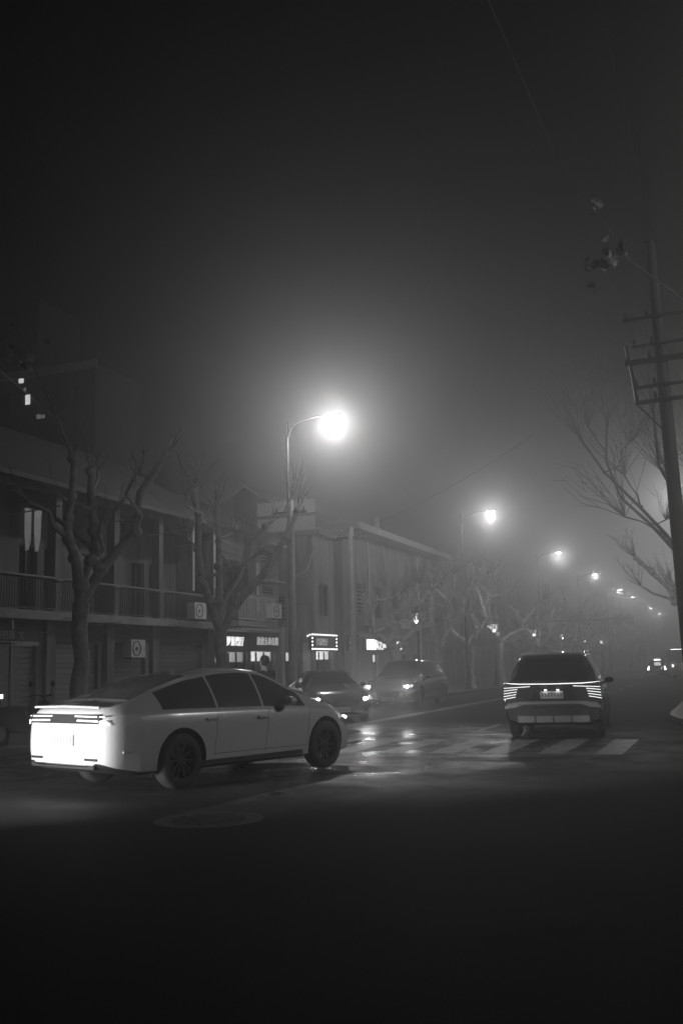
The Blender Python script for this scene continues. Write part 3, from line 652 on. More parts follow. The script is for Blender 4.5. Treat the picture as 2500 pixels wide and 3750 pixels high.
# ---------------------------------------------------------------- road-name sign, moped, traffic signs
rs = thing('street_sign', 'dark road-name sign with a pale lower strip on a thin post', 'street sign', (-13.7, 16.7, .1), 0)
MB().tube([(0, 0, -.1), (0, 0, 2.55)], .035, 10).build('post', 'grey_metal', rs, True)
MB().box((.02, -.05, 2.23), (.05, 1.75, .24)).build('name_board', 'sign_board', rs); MB().box((.021, -.05, 2.06), (.05, 1.75, .09)).build('lower_strip', 'sign_grey', rs)
text('lettering', '北京西路  文', .19, 'sign_grey', rs, (.05, -.72, 2.16), FACE_ROAD, .002)
text('lettering', 'W    BEIJING RD.(W)    E', .06, 'sign_board', rs, (.05, -.6, 2.04), FACE_ROAD, .001)
mp = thing('moped', 'dark parked moped with a small self-glowing white reflector beside the road-name sign', 'moped', (-13.55, 16.95, .125), R(80))
for x in (-.6, .6):
    e = bpy.data.objects.new('wheel', None); C.objects.link(e); e.parent = mp; e.location = (x, 0, .24)
    MB().lathe([(.15, -.05), (.22, -.05), (.24, 0), (.22, .05), (.15, .05)], 20, 'y', closed=True).build('tyre', 'black_rubber', e, True)
    MB().lathe([(.001, -.03), (.15, -.03), (.15, .03), (.001, .03)], 16, 'y').build('rim', 'grey_metal', e)
MB().prism([(-.85, .5), (-.75, .68), (-.1, .66), (.0, .36), (.3, .34), (.38, .5), (.5, .85), (.6, .8), (.52, .3), (.3, .22), (-.1, .22), (-.4, .3)], -.14, .14, 'y').build('body', 'grey_car_paint', mp)
MB().prism([(-.78, .68), (-.75, .76), (-.3, .78), (.0, .74), (.0, .66)], -.13, .13, 'y').build('seat', 'black_rubber', mp)
MB().tube([(.48, -.32, .98), (.54, -.1, .95), (.54, .1, .95), (.48, .32, .98)], .02, 6).build('handlebar', 'dark_metal', mp)
MB().tube([(.55, 0, .95), (.62, 0, .3)], .035, 8).build('fork', 'dark_metal', mp)
MB().box((-.9, 0, .9), (.34, .36, .3)).build('rear_box', 'black_plastic', mp); MB().box((-.75, -.17, .98), (.1, .05, .08)).build('reflector', 'sign_glow_box', mp)  # reflector glows by itself, its glint put into the material
for s_ in (-1, 1): MB().tube([(.48, s_*.25, .98), (.46, s_*.3, 1.16)], .01, 5).lathe([(.001, 0), (.06, 0), (.06, .02), (.001, .02)], 12, 'x', (.46, s_*.32, 1.2)).build('mirror', 'dark_metal', mp)
ts = thing('traffic_signs', 'pair of pale blank sign backs, one round and one triangular, on an arm', 'traffic sign', (-13.4, 76.5, .125)); ts.name = 'traffic_sign'
MB().lathe([(.12, 0), (.08, 4.6)], 12).build('post', 'grey_metal', ts, True); MB().tube([(0, 0, 4.45), (6.9, 0, 4.45)], .05, 8).build('arm', 'grey_metal', ts, True)
MB().lathe([(.001, 0), (.42, 0), (.42, .03), (.001, .03)], 24, 'y', (5.75, -.08, 4.3)).build('round_sign', 'sign_white', ts)
MB().prism([(-.4, -.33), (.4, -.33), (0, .45)], -.08, -.05, 'y').build('triangular_sign', 'sign_white', ts, False, (6.6, 0, 4.35))

# ---------------------------------------------------------------- buildings on the shop side
def wall_grid(mb, f3, a0, a1, b0, b1, holes, depth):
    """flat wall with rectangular openings and their reveals; f3(a, b, d) maps to space, d = depth into the wall"""
    A = sorted({a0, a1, *[v for h_ in holes for v in h_[:2]]}); B = sorted({b0, b1, *[v for h_ in holes for v in h_[2:4]]})
    def inside(a, b): return any(h_[0] < a < h_[1] and h_[2] < b < h_[3] for h_ in holes)
    for i in range(len(A)-1):
        for j in range(len(B)-1):
            if not inside((A[i]+A[i+1])/2, (B[j]+B[j+1])/2):
                mb.add([f3(A[i], B[j], 0), f3(A[i+1], B[j], 0), f3(A[i+1], B[j+1], 0), f3(A[i], B[j+1], 0)], [(0, 1, 2, 3)])
    for h_ in holes:
        p, q, r_, s_ = h_[:4]; cs = [(p, r_), (q, r_), (q, s_), (p, s_)]
        for k in range(4):
            (x0, y0), (x1, y1) = cs[k], cs[(k+1) % 4]
            mb.add([f3(x0, y0, 0), f3(x1, y1, 0), f3(x1, y1, depth), f3(x0, y0, depth)], [(0, 1, 2, 3)])
    return mb
FX = -18.5
def road_face(X): return lambda a, b, d: (X-d, a, b)
def south_face(Y): return lambda a, b, d: (a, Y+d, b)
def window(parent, X, y0, y1, z0, z1, depth=.14, style='pane', pane='car_glass'):
    """window standing in a road-facing opening"""
    wn = MB()
    t = .05
    for (a, b, c, d) in ((y0, y1, z0, z0+t), (y0, y1, z1-t, z1), (y0, y0+t, z0+t, z1-t), (y1-t, y1, z0+t, z1-t), ((y0+y1)/2-.02, (y0+y1)/2+.02, z0+t, z1-t)):
        wn.bx(X-depth+.0, X-depth+.05, a, b, c, d)
    o = wn.build('window', 'white_metal' if style != 'dark' else 'dark_wood', parent)
    MB().bx(X-depth-.02, X-depth-.01, y0, y1, z0, z1).build('pane', pane, o)
    MB().bx(X-.03, X+.1, y0-.06, y1+.06, z0-.07, z0-.002).build('sill', 'concrete', o)
    return o
def louvre(parent, X, y0, y1, z0, z1, n=8):
    fr = MB(); t = .06
    for (a, b, c, d) in ((y0, y1, z0, z0+t), (y0, y1, z1-t, z1), (y0, y0+t, z0+t, z1-t), (y1-t, y1, z0+t, z1-t)): fr.bx(X+.01, X+.09, a, b, c, d)
    o = fr.build('shutter', 'shutter_paint', parent)
    for i in range(n):
        z = z0+t+(z1-z0-2*t)*(i+.5)/n
        MB().box((X+.05, (y0+y1)/2, z), (.09, y1-y0-2*t, .025), Matrix.Rotation(R(35), 3, 'Y')).build('slat', 'shutter_paint', o)
def railing(parent, X, y0, y1, z0, z1, m='dark_metal', step=.11):
    r_ = MB(); r_.bx(X-.03, X+.03, y0, y1, z1-.06, z1); r_.bx(X-.02, X+.02, y0, y1, z0+.05, z0+.09)
    n = int((y1-y0)/step)
    for i in range(n+1):
        y = y0+.02+(y1-y0-.04)*i/n; r_.bx(X-.012, X+.012, y-.012, y+.012, z0+.09, z1-.06)
    tag(r_.build('railing', m, parent), kind='stuff')
def gable_roof(parent, x0, x1, y0, y1, z0, z1, over=.5, m='roof_tile'):
    """ridge along Y (parallel to the road)"""
    xm = (x0+x1)/2; r_ = MB(); th = .14
    for s_, xe in ((1, x1+over), (-1, x0-over)):
        ze = z0-(z1-z0)*over/((x1-x0)/2)
        r_.prism([(xe, ze), (xm, z1), (xm, z1+th), (xe, ze+th)], y0-over*.6, y1+over*.6, 'y')
    return r_.build('roof', m, parent)
def ac_unit(parent, X, y, z):
    a = MB().bx(X+.02, X+.34, y-.42, y+.42, z, z+.58).build('air_conditioner', 'white_metal', parent)
    MB().lathe([(.22, 0), (.25, 0), (.25, .02), (.22, .02)], 20, 'x', (X+.34, y-.1, z+.29), True).lathe([(.001, 0), (.06, 0), (.06, .02), (.001, .02)], 12, 'x', (X+.34, y-.1, z+.29)).build('fan_grille', 'dark_metal', a)
    for s_ in (-.3, .3): MB().bx(X, X+.36, y+s_-.02, y+s_+.02, z-.04, z).build('bracket', 'dark_metal', a)
# A: two storeys, recessed balcony behind columns
A = thing('balcony_house', 'two-storey old house with a long railed balcony between square columns', 'house', (0, 0, 0))
ya, yb = 15.2, 33.9
wa = MB(); cols = [15.3, 18.2, 21.1, 24.1, 27.1, 29.8, 33.7]
holes = []
for c0, c1 in zip(cols, cols[1:]): holes.append((c0+.45, c1-.45, .15, 2.45))
wall_grid(wa, road_face(FX), ya, yb, 0, 3.05, holes, .25)
hb = []
for c0, c1 in zip(cols, cols[1:]): m_ = (c0+c1)/2; hb += [(m_-.95, m_-.1, 3.35, 5.5), (m_+.25, m_+1.0, 4.1, 5.5)]
wall_grid(wa, road_face(FX-1.5), ya, yb, 3.05, 7.2, hb, .15)
wa.bx(FX-9, FX-8.8, ya, yb, 0, 7.2); wa.add([(FX, ya, 0), (FX-9, ya, 0), (FX-9, ya, 7.2), (FX, ya, 7.2)], [(0, 1, 2, 3)]); wa.add([(FX, yb, 0), (FX-9, yb, 0), (FX-9, yb, 7.2), (FX, yb, 7.2)], [(0, 1, 2, 3)])
wa.build('wall', 'dirty_plaster', A)
MB().bx(FX-1.5, FX+.55, ya, yb-.02, 3.05, 3.3).build('balcony_floor', 'concrete', A)
MB().bx(FX-1.49, FX+.3, ya, yb-.02, 6.75, 7.0).build('balcony_ceiling', 'dirty_plaster', A)
for c in cols:
    MB().bx(FX+.05, FX+.35, c-.14, c+.14, 3.3, 6.75).build('column', 'dirty_plaster', A)
    MB().bx(FX+.003, FX+.16, c-.2, c+.2, 0, 3.05).build('column', 'dirty_plaster', A)
for c0, c1 in zip(cols, cols[1:]):
    railing(A, FX+.4, c0+.15, c1-.15, 3.3, 4.25)
    MB().bx(FX+.37, FX+.43, c0-.15, c1-.15, 4.2, 4.3).build('handrail', 'concrete', A)
    m_ = (c0+c1)/2
    w_ = window(A, FX-1.5, m_-.95, m_-.1, 3.35, 5.5, .14, 'dark'); window(A, FX-1.5, m_+.25, m_+1.0, 4.1, 5.5, .14, 'dark')
    # roller shutters of closed shops, slat by slat
    for i in range(15): MB().box((FX-.17, (c0+c1)/2, .23+i*.153), (.04, c1-c0-.92, .14), Matrix.Rotation(R(6), 3, 'Y')).build('shutter_slat', 'grey_metal', A)
rf = gable_roof(A, FX-9, FX+.3, ya, yb, 7.2, 9.9, .6)
MB().tube([(FX+.42, 33.5, 7.0), (FX+.42, 33.5, 4.6)], .05, 8).build('downpipe', 'white_metal', A, True); MB().tube([(FX+.42, 31.9, 6.9), (FX+.42, 31.9, 4.4)], .05, 8).build('downpipe', 'white_metal', A, True)
ac_unit(A, FX+.55, 31.6, 3.35)
for yy, dd in ((22.4, .0), (22.75, .05)):   # washing hung on the balcony
    MB().prism([(yy-.16, 6.1), (yy+.16, 6.1), (yy+.13, 5.3), (yy+.05, 4.95), (yy-.09, 4.9), (yy-.15, 5.4)], FX+.55+dd, FX+.6+dd, 'x').build('washing', 'white_metal', A)

rnd = random.Random(77)
for k, (c0, c1) in enumerate(zip(cols, cols[1:])):
    z_ = 2.85+rnd.uniform(-.1, .15); MB().tube([(FX+.62, c0, z_), (FX+.64, (c0+c1)/2, z_-rnd.uniform(.1, .3)), (FX+.62, c1, z_+.05)], .018, 5).build('cable', 'black_plastic', A)
    MB().tube([(FX+.58, c0, z_+.25), (FX+.6, (c0+c1)/2, z_+.12), (FX+.58, c1, z_+.22)], .012, 5).build('cable', 'black_plastic', A)
    MB().tube([(FX+.3, c0+.9, 5.9), (FX+2.0, c0+.9, 6.0)], .018, 6).build('laundry_pole', 'grey_metal', A)
    if k in (1, 4): MB().bx(FX-.9, FX-.3, c0+.6, c0+1.3, 3.3, 4.4).build('cupboard', 'dark_wood', A)
    MB().bx(FX+.003, FX+.09, c0+.3, c1-.3, 2.5, 2.98).build('fascia', 'sign_board', A)
ac_unit(A, FX+.003, 28.4, 2.0); ac_unit(A, FX+.55, 19.8, 3.35)
# B: eatery and hardware shop
Bd = thing('shop_house', 'two-storey shop house over the small restaurant and hardware shop', 'house')
y0, y1 = 33.95, 40.2
wb = MB()
hB = [(34.3, 37.1, .1, 2.22), (37.4, 39.75, .1, 2.25), (34.6, 37.6, 3.4, 5.9), (38.2, 39.5, 5.55, 6.7), (38.3, 39.5, 3.85, 5.1)]
wall_grid(wb, road_face(FX), y0, y1, 0, 7.2, hB, .2)
wb.add([(FX, y1, 0), (FX-8, y1, 0), (FX-8, y1, 7.2), (FX, y1, 7.2)], [(0, 1, 2, 3)]); wb.bx(FX-8.2, FX-8, y0, y1, 0, 7.2)
wb.build('wall', 'grey_plaster', Bd)
MB().bx(FX, FX+1.0, 34.4, 37.9, 3.18, 3.4).build('balcony_floor', 'concrete', Bd)
railing(Bd, FX+.95, 34.45, 37.85, 3.4, 4.4, 'white_metal', .13)
MB().bx(FX+.9, FX+1.0, 34.4, 37.9, 4.38, 4.46).build('handrail', 'concrete', Bd)
MB().bx(FX+.05, FX+1.3, 34.0, 38.0, 3.02, 3.1).build('awning', 'sign_grey', Bd)
ac_unit(Bd, FX+.98, 37.2, 3.55)
window(Bd, FX, 34.6, 37.6, 3.4, 5.9, .18, 'dark')
louvre(Bd, FX, 38.2, 39.5, 5.55, 6.7); louvre(Bd, FX, 38.3, 39.5, 3.85, 5.1)
MB().tube([(FX+.08, 37.95, 6.0), (FX+.08, 37.95, 3.9)], .06, 8).build('downpipe', 'white_metal', Bd, True)
for k in range(4): MB().tube([(FX+.05, 34.2, 6.6-.35*k), (FX+.12, 37, 6.3-.3*k), (FX+.05, 40.1, 6.5-.45*k)], .016, 5).build('cable', 'black_plastic', Bd)
MB().bx(FX, FX+.7, 38.0, 39.7, 6.75, 6.82).build('canopy', 'sign_grey', Bd); MB().bx(FX, FX+.6, 38.1, 39.7, 5.2, 5.26).build('canopy', 'sign_grey', Bd)
gable_roof(Bd, FX-8, FX, y0+.35, y1, 7.2, 9.2, .55)
# low link between the houses
Lk = thing('low_annex', 'low flat-roofed annex squeezed between two shop houses', 'house')
wl = MB(); wall_grid(wl, road_face(FX-.6), 40.2, 44.15, 0, 3.3, [(42.2, 44.0, .1, 2.25)], .2); wl.bx(FX-7, FX-.6, 40.2, 44.15, 3.25, 3.4); wl.build('wall', 'grey_plaster', Lk)
louvre(Lk, FX-.6, 40.6, 41.6, 2.2, 3.1, 6)
# C: blank gable towards the crossing
Cb = thing('gable_house', 'house with a tall blank pale gable wall and loose cables', 'house')
wc = MB(); wall_grid(wc, south_face(44.2), FX-8, FX, 0, 7.9, [(FX-2.4, FX-1.5, 3.7, 5.1)], .18)
wall_grid(wc, road_face(FX), 44.2, 46.9, 0, 7.9, [(44.4, 46.5, .1, 2.3), (45, 46.2, 4.0, 5.6)], .18); wc.bx(FX-8.1, FX-7.9, 44.2, 46.9, 0, 7.9); wc.add([(FX, 46.9, 0), (FX-8, 46.9, 0), (FX-8, 46.9, 7.9), (FX, 46.9, 7.9)], [(0, 1, 2, 3)])
wc.build('wall', 'pale_plaster', Cb)
window(Cb, FX, 45, 46.2, 4.0, 5.6, .15, 'dark')
lv = MB(); lv.bx(FX-2.4, FX-1.5, 44.34, 44.36, 3.7, 5.1); wnd = lv.build('window', 'car_glass', Cb)
for i in range(8): MB().box((FX-1.95, 44.17, 3.78+i*.175), (.9, .09, .025), Matrix.Rotation(R(-35), 3, 'X')).build('slat', 'shutter_paint', wnd)
MB().bx(FX-8.3, FX+.5, 43.9, 47.1, 7.9, 8.08).build('roof', 'roof_tile', Cb)
MB().tube([(FX+.1, 43.95, 7.6), (FX+.25, 43.8, 7.2), (FX-.25, 44.1, 6.2), (FX-.9, 44.12, 5.9)], .045, 8).build('downpipe', 'white_metal', Cb, True)
MB().tube([(FX-2.8, 44.15, 4.9), (FX-1.4, 44.12, 4.65), (FX+.02, 44.13, 4.55)], .02, 5).build('cable', 'black_plastic', Cb); MB().tube([(FX-1.35, 44.15, 6.2), (FX-1.4, 44.15, 3.4)], .02, 5).build('cable', 'black_plastic', Cb)
sn = thing('rooftop_screen', 'two rows of pale panels screening the roof of the blank gable house', 'screen', (0, 0, 0))
for r_ in range(2):
    for i in range(4): MB().bx(FX-2.95+i*.78, FX-2.95+i*.78+.74, 44.25, 44.3, 8.2+r_*.82, 8.2+r_*.82+.66).build('panel', 'sign_white', sn)
for i in range(4): MB().bx(FX-2.6+i*.78, FX-2.55+i*.78, 44.305, 44.36, 8.05, 9.8).build('post', 'dark_metal', sn)
MB().bx(FX-2.95, FX+.15, 44.302, 44.35, 8.98, 9.02).build('rail', 'dark_metal', sn)
# D: long house with deep eaves
Dd = thing('eaves_house', 'long two-storey house with deep flat eaves and a chimney', 'house')
hD = [(52.4, 53.45, .1, 2.15)]+[(y, y+1.1, 4.2, 6.0) for y in (50.0, 53.2, 56.4, 59.6, 62.8)] + [(55.6, 58.6, .3, 2.2), (60, 63, .3, 2.2)]
wd = MB(); wall_grid(wd, road_face(FX), 48.2, 66, 0, 8.6, hD, .2); wall_grid(wd, south_face(48.2), FX-9, FX, 0, 8.6, [], .2); wd.bx(FX-9.1, FX-8.9, 48.2, 66, 0, 8.6); wd.add([(FX, 66, 0), (FX-9, 66, 0), (FX-9, 66, 8.6), (FX, 66, 8.6)], [(0, 1, 2, 3)])
wd.build('wall', 'grey_plaster', Dd)
for y in (50.0, 53.2, 56.4, 59.6, 62.8): window(Dd, FX, y, y+1.1, 4.2, 6.0, .16, 'dark')
window(Dd, FX, 55.6, 58.6, .3, 2.2, .16, 'dark'); window(Dd, FX, 60, 63, .3, 2.2, .16, 'dark')
rfd = MB().bx(FX-9.5, FX+1.1, 47.9, 66.5, 8.6, 8.95).build('roof', 'concrete', Dd); MB().bx(FX-2, FX-1.2, 57, 57.9, 8.95, 10.6).build('chimney', 'dirty_plaster', rfd)
gable_roof(Dd, FX-9, FX-2.2, 48.2, 66, 8.96, 11.4, .2)
MB().bx(FX, FX+.02, 48.6, 65.8, 3.1, 3.3).build('string_course', 'concrete', Dd)
for y in (51.6, 54.9, 58.2): ac_unit(Dd, FX+.003, y, 3.7)
louvre(Dd, FX, 50.0, 51.1, 4.2, 6.0); louvre(Dd, FX, 59.6, 60.7, 4.2, 6.0); louvre(Dd, FX, 62.8, 63.9, 4.2, 6.0)
for k in range(3): MB().tube([(FX+.05, 48.3, 3.5+.2*k), (FX+.1, 56, 3.35+.12*k), (FX+.05, 65.8, 3.6+.2*k)], .016, 5).build('cable', 'black_plastic', Dd)
MB().tube([(FX+.08, 52.0, 8.4), (FX+.08, 52.0, 3.4)], .06, 8).build('downpipe', 'white_metal', Dd, True); MB().tube([(FX+.08, 61.6, 8.4), (FX+.08, 61.6, .2)], .06, 8).build('downpipe', 'white_metal', Dd, True)
# link wall between C and D
wl2 = MB(); wall_grid(wl2, road_face(FX-1.2), 46.9, 48.2, 0, 6.2, [(47.15, 47.85, 3.9, 5.0)], .2); ol = thing('recessed_bay', 'dark recessed bay between the gable house and the long eaves house', 'house'); wl2.build('wall', 'dirty_plaster', ol); MB().bx(FX-1.36, FX-1.34, 47.15, 47.85, 3.9, 5.0).build('pane', 'car_glass', ol)
# E: garden wall and foggy houses beyond
gw = thing('garden_wall', 'long low pale wall running on past the shops', 'wall'); MB().bx(FX-.2, FX, 66.1, 150, 0, 2.6).build('panel', 'grey_plaster', gw); MB().bx(FX-.3, FX+.1, 66.1, 150, 2.6, 2.75).build('coping', 'concrete', gw)
for i in range(28): MB().bx(FX+.002, FX+.12, 66.6+i*3, 66.95+i*3, 0, 2.6).build('pier', 'concrete', gw)
for k, (yy, ln, hh, lab) in enumerate(((72, 22, 9.5, 'plain foggy block standing behind the long low wall'), (99, 30, 12, 'taller foggy block beyond, behind the far end of the low wall'))):
    t = thing('far_block', lab, 'building'); wf = MB(); X = -25-2*k
    hs = [(yy+1.2+i*2.6, yy+2.4+i*2.6, 1.2+3*f_, 2.8+3*f_) for i in range(int(ln/2.6)-1) for f_ in range(int(hh/3))]
    wall_grid(wf, road_face(X), yy, yy+ln, 0, hh, hs, .2); wall_grid(wf, south_face(yy), X-10, X, 0, hh, [], .2); wf.bx(X-10.1, X-9.9, yy, yy+ln, 0, hh); wf.add([(X, yy+ln, 0), (X-10, yy+ln, 0), (X-10, yy+ln, hh), (X, yy+ln, hh)], [(0, 1, 2, 3)]); wf.build('wall', 'dirty_plaster', t)
    for a, b, c, d in hs: MB().bx(X-.19, X-.17, a, b, c, d).build('window', 'car_glass', t)
    MB().bx(X-10.3, X+.3, yy-.3, yy+ln+.3, hh, hh+.3).build('roof', 'concrete', t)
# tower behind the balcony house
tw = thing('tower_block', 'dark tower block with a few lit windows rising behind the balcony house', 'building', (0, 0, 0))
TY = 40
TW = MB(); hs = [(-42.5+i*1.85, -41.9+i*1.85, 3+f_*2.9, 4.0+f_*2.9) for i in range(8) for f_ in range(5)]
wall_grid(TW, south_face(TY), -46, -28.1, 0, 16.7, hs, .2); TW.add([(-28.1, TY, 0), (-28.1, TY+4, 0), (-28.1, TY+4, 16.7), (-28.1, TY, 16.7)], [(0, 1, 2, 3)])
TW.bx(-46, -28.11, TY+.3, TY+4, 16.5, 16.69); TW.bx(-46, -31.6, TY+.02, TY+3.5, 16.7, 20.6); TW.bx(-46, -28.1, TY+4, TY+4.2, 0, 16.7)
TW.build('wall', 'shaded_concrete', tw)
for a, b, c, d in hs: MB().bx(a, b, TY+.17, TY+.19, c, d).build('window', 'car_glass', tw)
for px, pz, w_, h_, mm in ((-44.92, 21.97, .26, .22, 'lit_window'), (-44.32, 20.54, .25, .5, 'lit_window'), (-44.6, 21.3, .12, .16, 'lit_window_dim'), (-43.37, 19.21, .2, .22, 'lit_window_dim'), (-43.0, 19.17, .15, .16, 'lit_window_dim')):
    k = TY/55.17; MB().bx(px*k-w_/2, px*k+w_/2, TY-.08, TY-.01, 1.5+(pz-1.5)*k-h_/2, 1.5+(pz-1.5)*k+h_/2).build('window', mm, tw)
MB().bx(-46.2, -28.0, TY-.15, TY-.003, 16.45, 16.85).build('parapet', 'concrete', tw)
# ---------------------------------------------------------------- shop fronts and signs
def shop(parent, label, y0, y1, z1, X, power, kind, depth=2.6):
    t = bpy.data.objects.new('shop_front', None); C.objects.link(t); t.parent = parent; t['label'] = label
    rm = MB(); xb = X-.22-depth
    rm.add([(xb, y0-.3, 0.1), (xb, y1+.3, 0.1), (xb, y1+.3, 2.7), (xb, y0-.3, 2.7)], [(0, 1, 2, 3)])
    rm.add([(xb, y0-.3, .1), (X-.21, y0-.3, .1), (X-.21, y0-.3, 2.7), (xb, y0-.3, 2.7)], [(0, 1, 2, 3)]); rm.add([(xb, y1+.3, .1), (X-.21, y1+.3, .1), (X-.21, y1+.3, 2.7), (xb, y1+.3, 2.7)], [(0, 1, 2, 3)])
    rm.add([(xb, y0-.3, 2.7), (xb, y1+.3, 2.7), (X-.21, y1+.3, 2.7), (X-.21, y0-.3, 2.7)], [(0, 1, 2, 3)])
    rm.build('interior', 'lit_wall', t)
    n = max(2, round((y1-y0)/.75)); fr = MB()
    for i in range(n+1):
        y = y0+(y1-y0)*i/n; fr.bx(X-.2, X-.14, y-.035, y+.035, .1, z1)
    fr.bx(X-.2, X-.14, y0, y1, z1-.42, z1-.37); fr.bx(X-.2, X-.14, y0, y1, .1, .5)
    fr.build('door_frame', 'dark_metal', t)
    for i in range(n):
        MB().bx(X-.175, X-.165, y0+(y1-y0)*i/n+.036, y0+(y1-y0)*(i+1)/n-.036, .5, z1-.42).build('pane', 'shop_glass', t)
    light('ceiling_light', 'POINT', power, (X-1.6, (y0+y1)/2, 2.35), t, .15)
    if kind == 'goods':
        MB().box((X-1.0, y0+.7, 1.93), (.06, 1.1, .06)).build('tube_light', 'tube_light', t)
        rnd = random.Random(4)
        for k in range(4):
            sh = MB().bx(xb+.02, xb+.4, y0, y1, .5+.42*k, .53+.42*k).build('shelf', 'white_metal', t)
            for i in range(9): 
                hgt = rnd.uniform(.12, .3); yy = y0+.12+i*(y1-y0-.2)/9; MB().bx(xb+.08, xb+.3, yy, yy+rnd.uniform(.1, .2), .53+.42*k, .53+.42*k+hgt).build('goods', 'goods', t)
        MB().bx(X-1.2, X-.6, y0+.3, y1-.6, .1, 1.0).build('counter', 'goods', t)
    else:
        rnd = random.Random(int(y0))
        for i in range(n):
            if rnd.random() < .55: MB().bx(X-.24, X-.22, y0+(y1-y0)*i/n+.1, y0+(y1-y0)*(i+1)/n-.1, .9, rnd.uniform(1.3, 1.75)).build('poster', 'goods', t)
        for s_ in (.3, .7): 
            yy = y0+(y1-y0)*s_; MB().bx(X-1.7, X-1.0, yy-.35, yy+.35, .72, .76).bx(X-1.38, X-1.32, yy-.03, yy+.03, .1, .72).build('table', 'dark_wood', t)
    return t
shop(Bd, 'glazed doors under the brightest restaurant sign, with posters on the glass', 34.35, 37.05, 2.2, FX, 60, 'eat')
shop(Bd, 'bright open hardware shop front with shelves of goods and a tube light', 37.45, 39.7, 2.23, FX, 120, 'goods')
shop(Cb, 'brightly lit glass front beneath the bulb-framed sign', 44.45, 46.45, 2.28, FX, 170, 'eat')
sf = shop(Dd, 'brilliant narrow doorway beneath the white light box sign', 52.45, 53.4, 2.13, FX, 260, 'eat', 1.6)
sf = shop(Lk, 'lit gap of glass doors beside the low annex', 42.25, 43.95, 2.23, FX-.6, 70, 'eat')
def sign(label, y0, y1, z0, z1, txt, ty, tz, size, m, bold, X=FX, board='sign_board', xs=1):
    t = thing('shop_sign', label, 'shop sign', (X+.0, 0, 0), 0, None)
    MB().bx(.003, .14, y0, y1, z0, z1).build('board', board, t)
    e = MB()
    for (a, b, c, d) in ((y0, y1, z0-.03, z0), (y0, y1, z1, z1+.03)): e.bx(.003, .16, a, b, c, d)
    e.build('frame', 'dark_metal', t)
    if txt: text('lettering', txt, size, m, t, (.155, ty, tz), FACE_ROAD, bold, .012, xs)
    return t
sign('dark restaurant sign with the brightest white glowing characters', 34.15, 36.95, 2.28, 3.0, '梦景餐厅', 34.93, 2.50, .385, 'sign_glow', .005)
sign('dark hardware shop sign with six dimmer thin characters', 37.1, 39.95, 2.3, 3.0, '欣欣五金百货', 37.66, 2.55, .36, 'sign_glow_soft', .004, xs=.98)
s3 = sign('restaurant sign framed by a string of bulbs', 43.5, 46.6, 2.4, 3.08, '兴慕餐厅', 44.1, 2.60, .37, 'sign_glow_dim', .004)
for i in range(14):
    for z in (2.40, 3.08): MB().lathe([(.001, -.045), (.035, -.03), (.045, 0), (.035, .03), (.001, .045)], 10, 'x', (.2, 43.5+3.1*i/13, z)).build('bulb', 'bulb', s3, True)
for i in range(1, 4):
    for y in (43.5, 46.6): MB().lathe([(.001, -.045), (.035, -.03), (.045, 0), (.035, .03), (.001, .045)], 10, 'x', (.2, y, 2.40+.17*i)).build('bulb', 'bulb', s3, True)
for i in range(2): MB().lathe([(.001, -.045), (.035, -.03), (.045, 0), (.035, .03), (.001, .045)], 10, 'x', (.2, 43.2-.25*i, 3.05-.06*i)).build('bulb', 'bulb', s3, True)
s4 = sign('long sign with a blank white light box and brilliant characters', 51.0, 55.0, 2.36, 3.06, '海之声', 52.55, 2.48, .54, 'sign_glow_text', .006, xs=1.15)
MB().bx(.145, .22, 51.2, 52.42, 2.42, 2.97).build('light_box', 'sign_glow_box', s4)
sign('short sign with two brilliant characters under the eaves', 55.9, 57.9, 2.36, 3.06, '名烟', 56.3, 2.5, .52, 'sign_glow_text', .006)
sign('small dim sign by the recessed bay', 48.7, 49.9, 2.5, 3.0, '福州', 48.95, 2.62, .36, 'sign_glow_dim', .01, board='sign_grey')
vs_ = thing('hanging_sign', 'narrow vertical hanging sign with a dim stack of characters', 'shop sign', (FX, 48.3, 0))
MB().bx(.05, .75, -.05, .05, 2.35, 3.15).build('board', 'sign_board', vs_); 
for i, ch in enumerate('小吃店'): text('lettering', ch, .22, 'sign_glow_soft', vs_, (.28, -.06, 2.9-i*.24), (R(90), 0, 0), .004)
MB().tube([(0, 0, 3.1), (.06, 0, 3.1)], .02, 6).build('bracket', 'dark_metal', vs_)

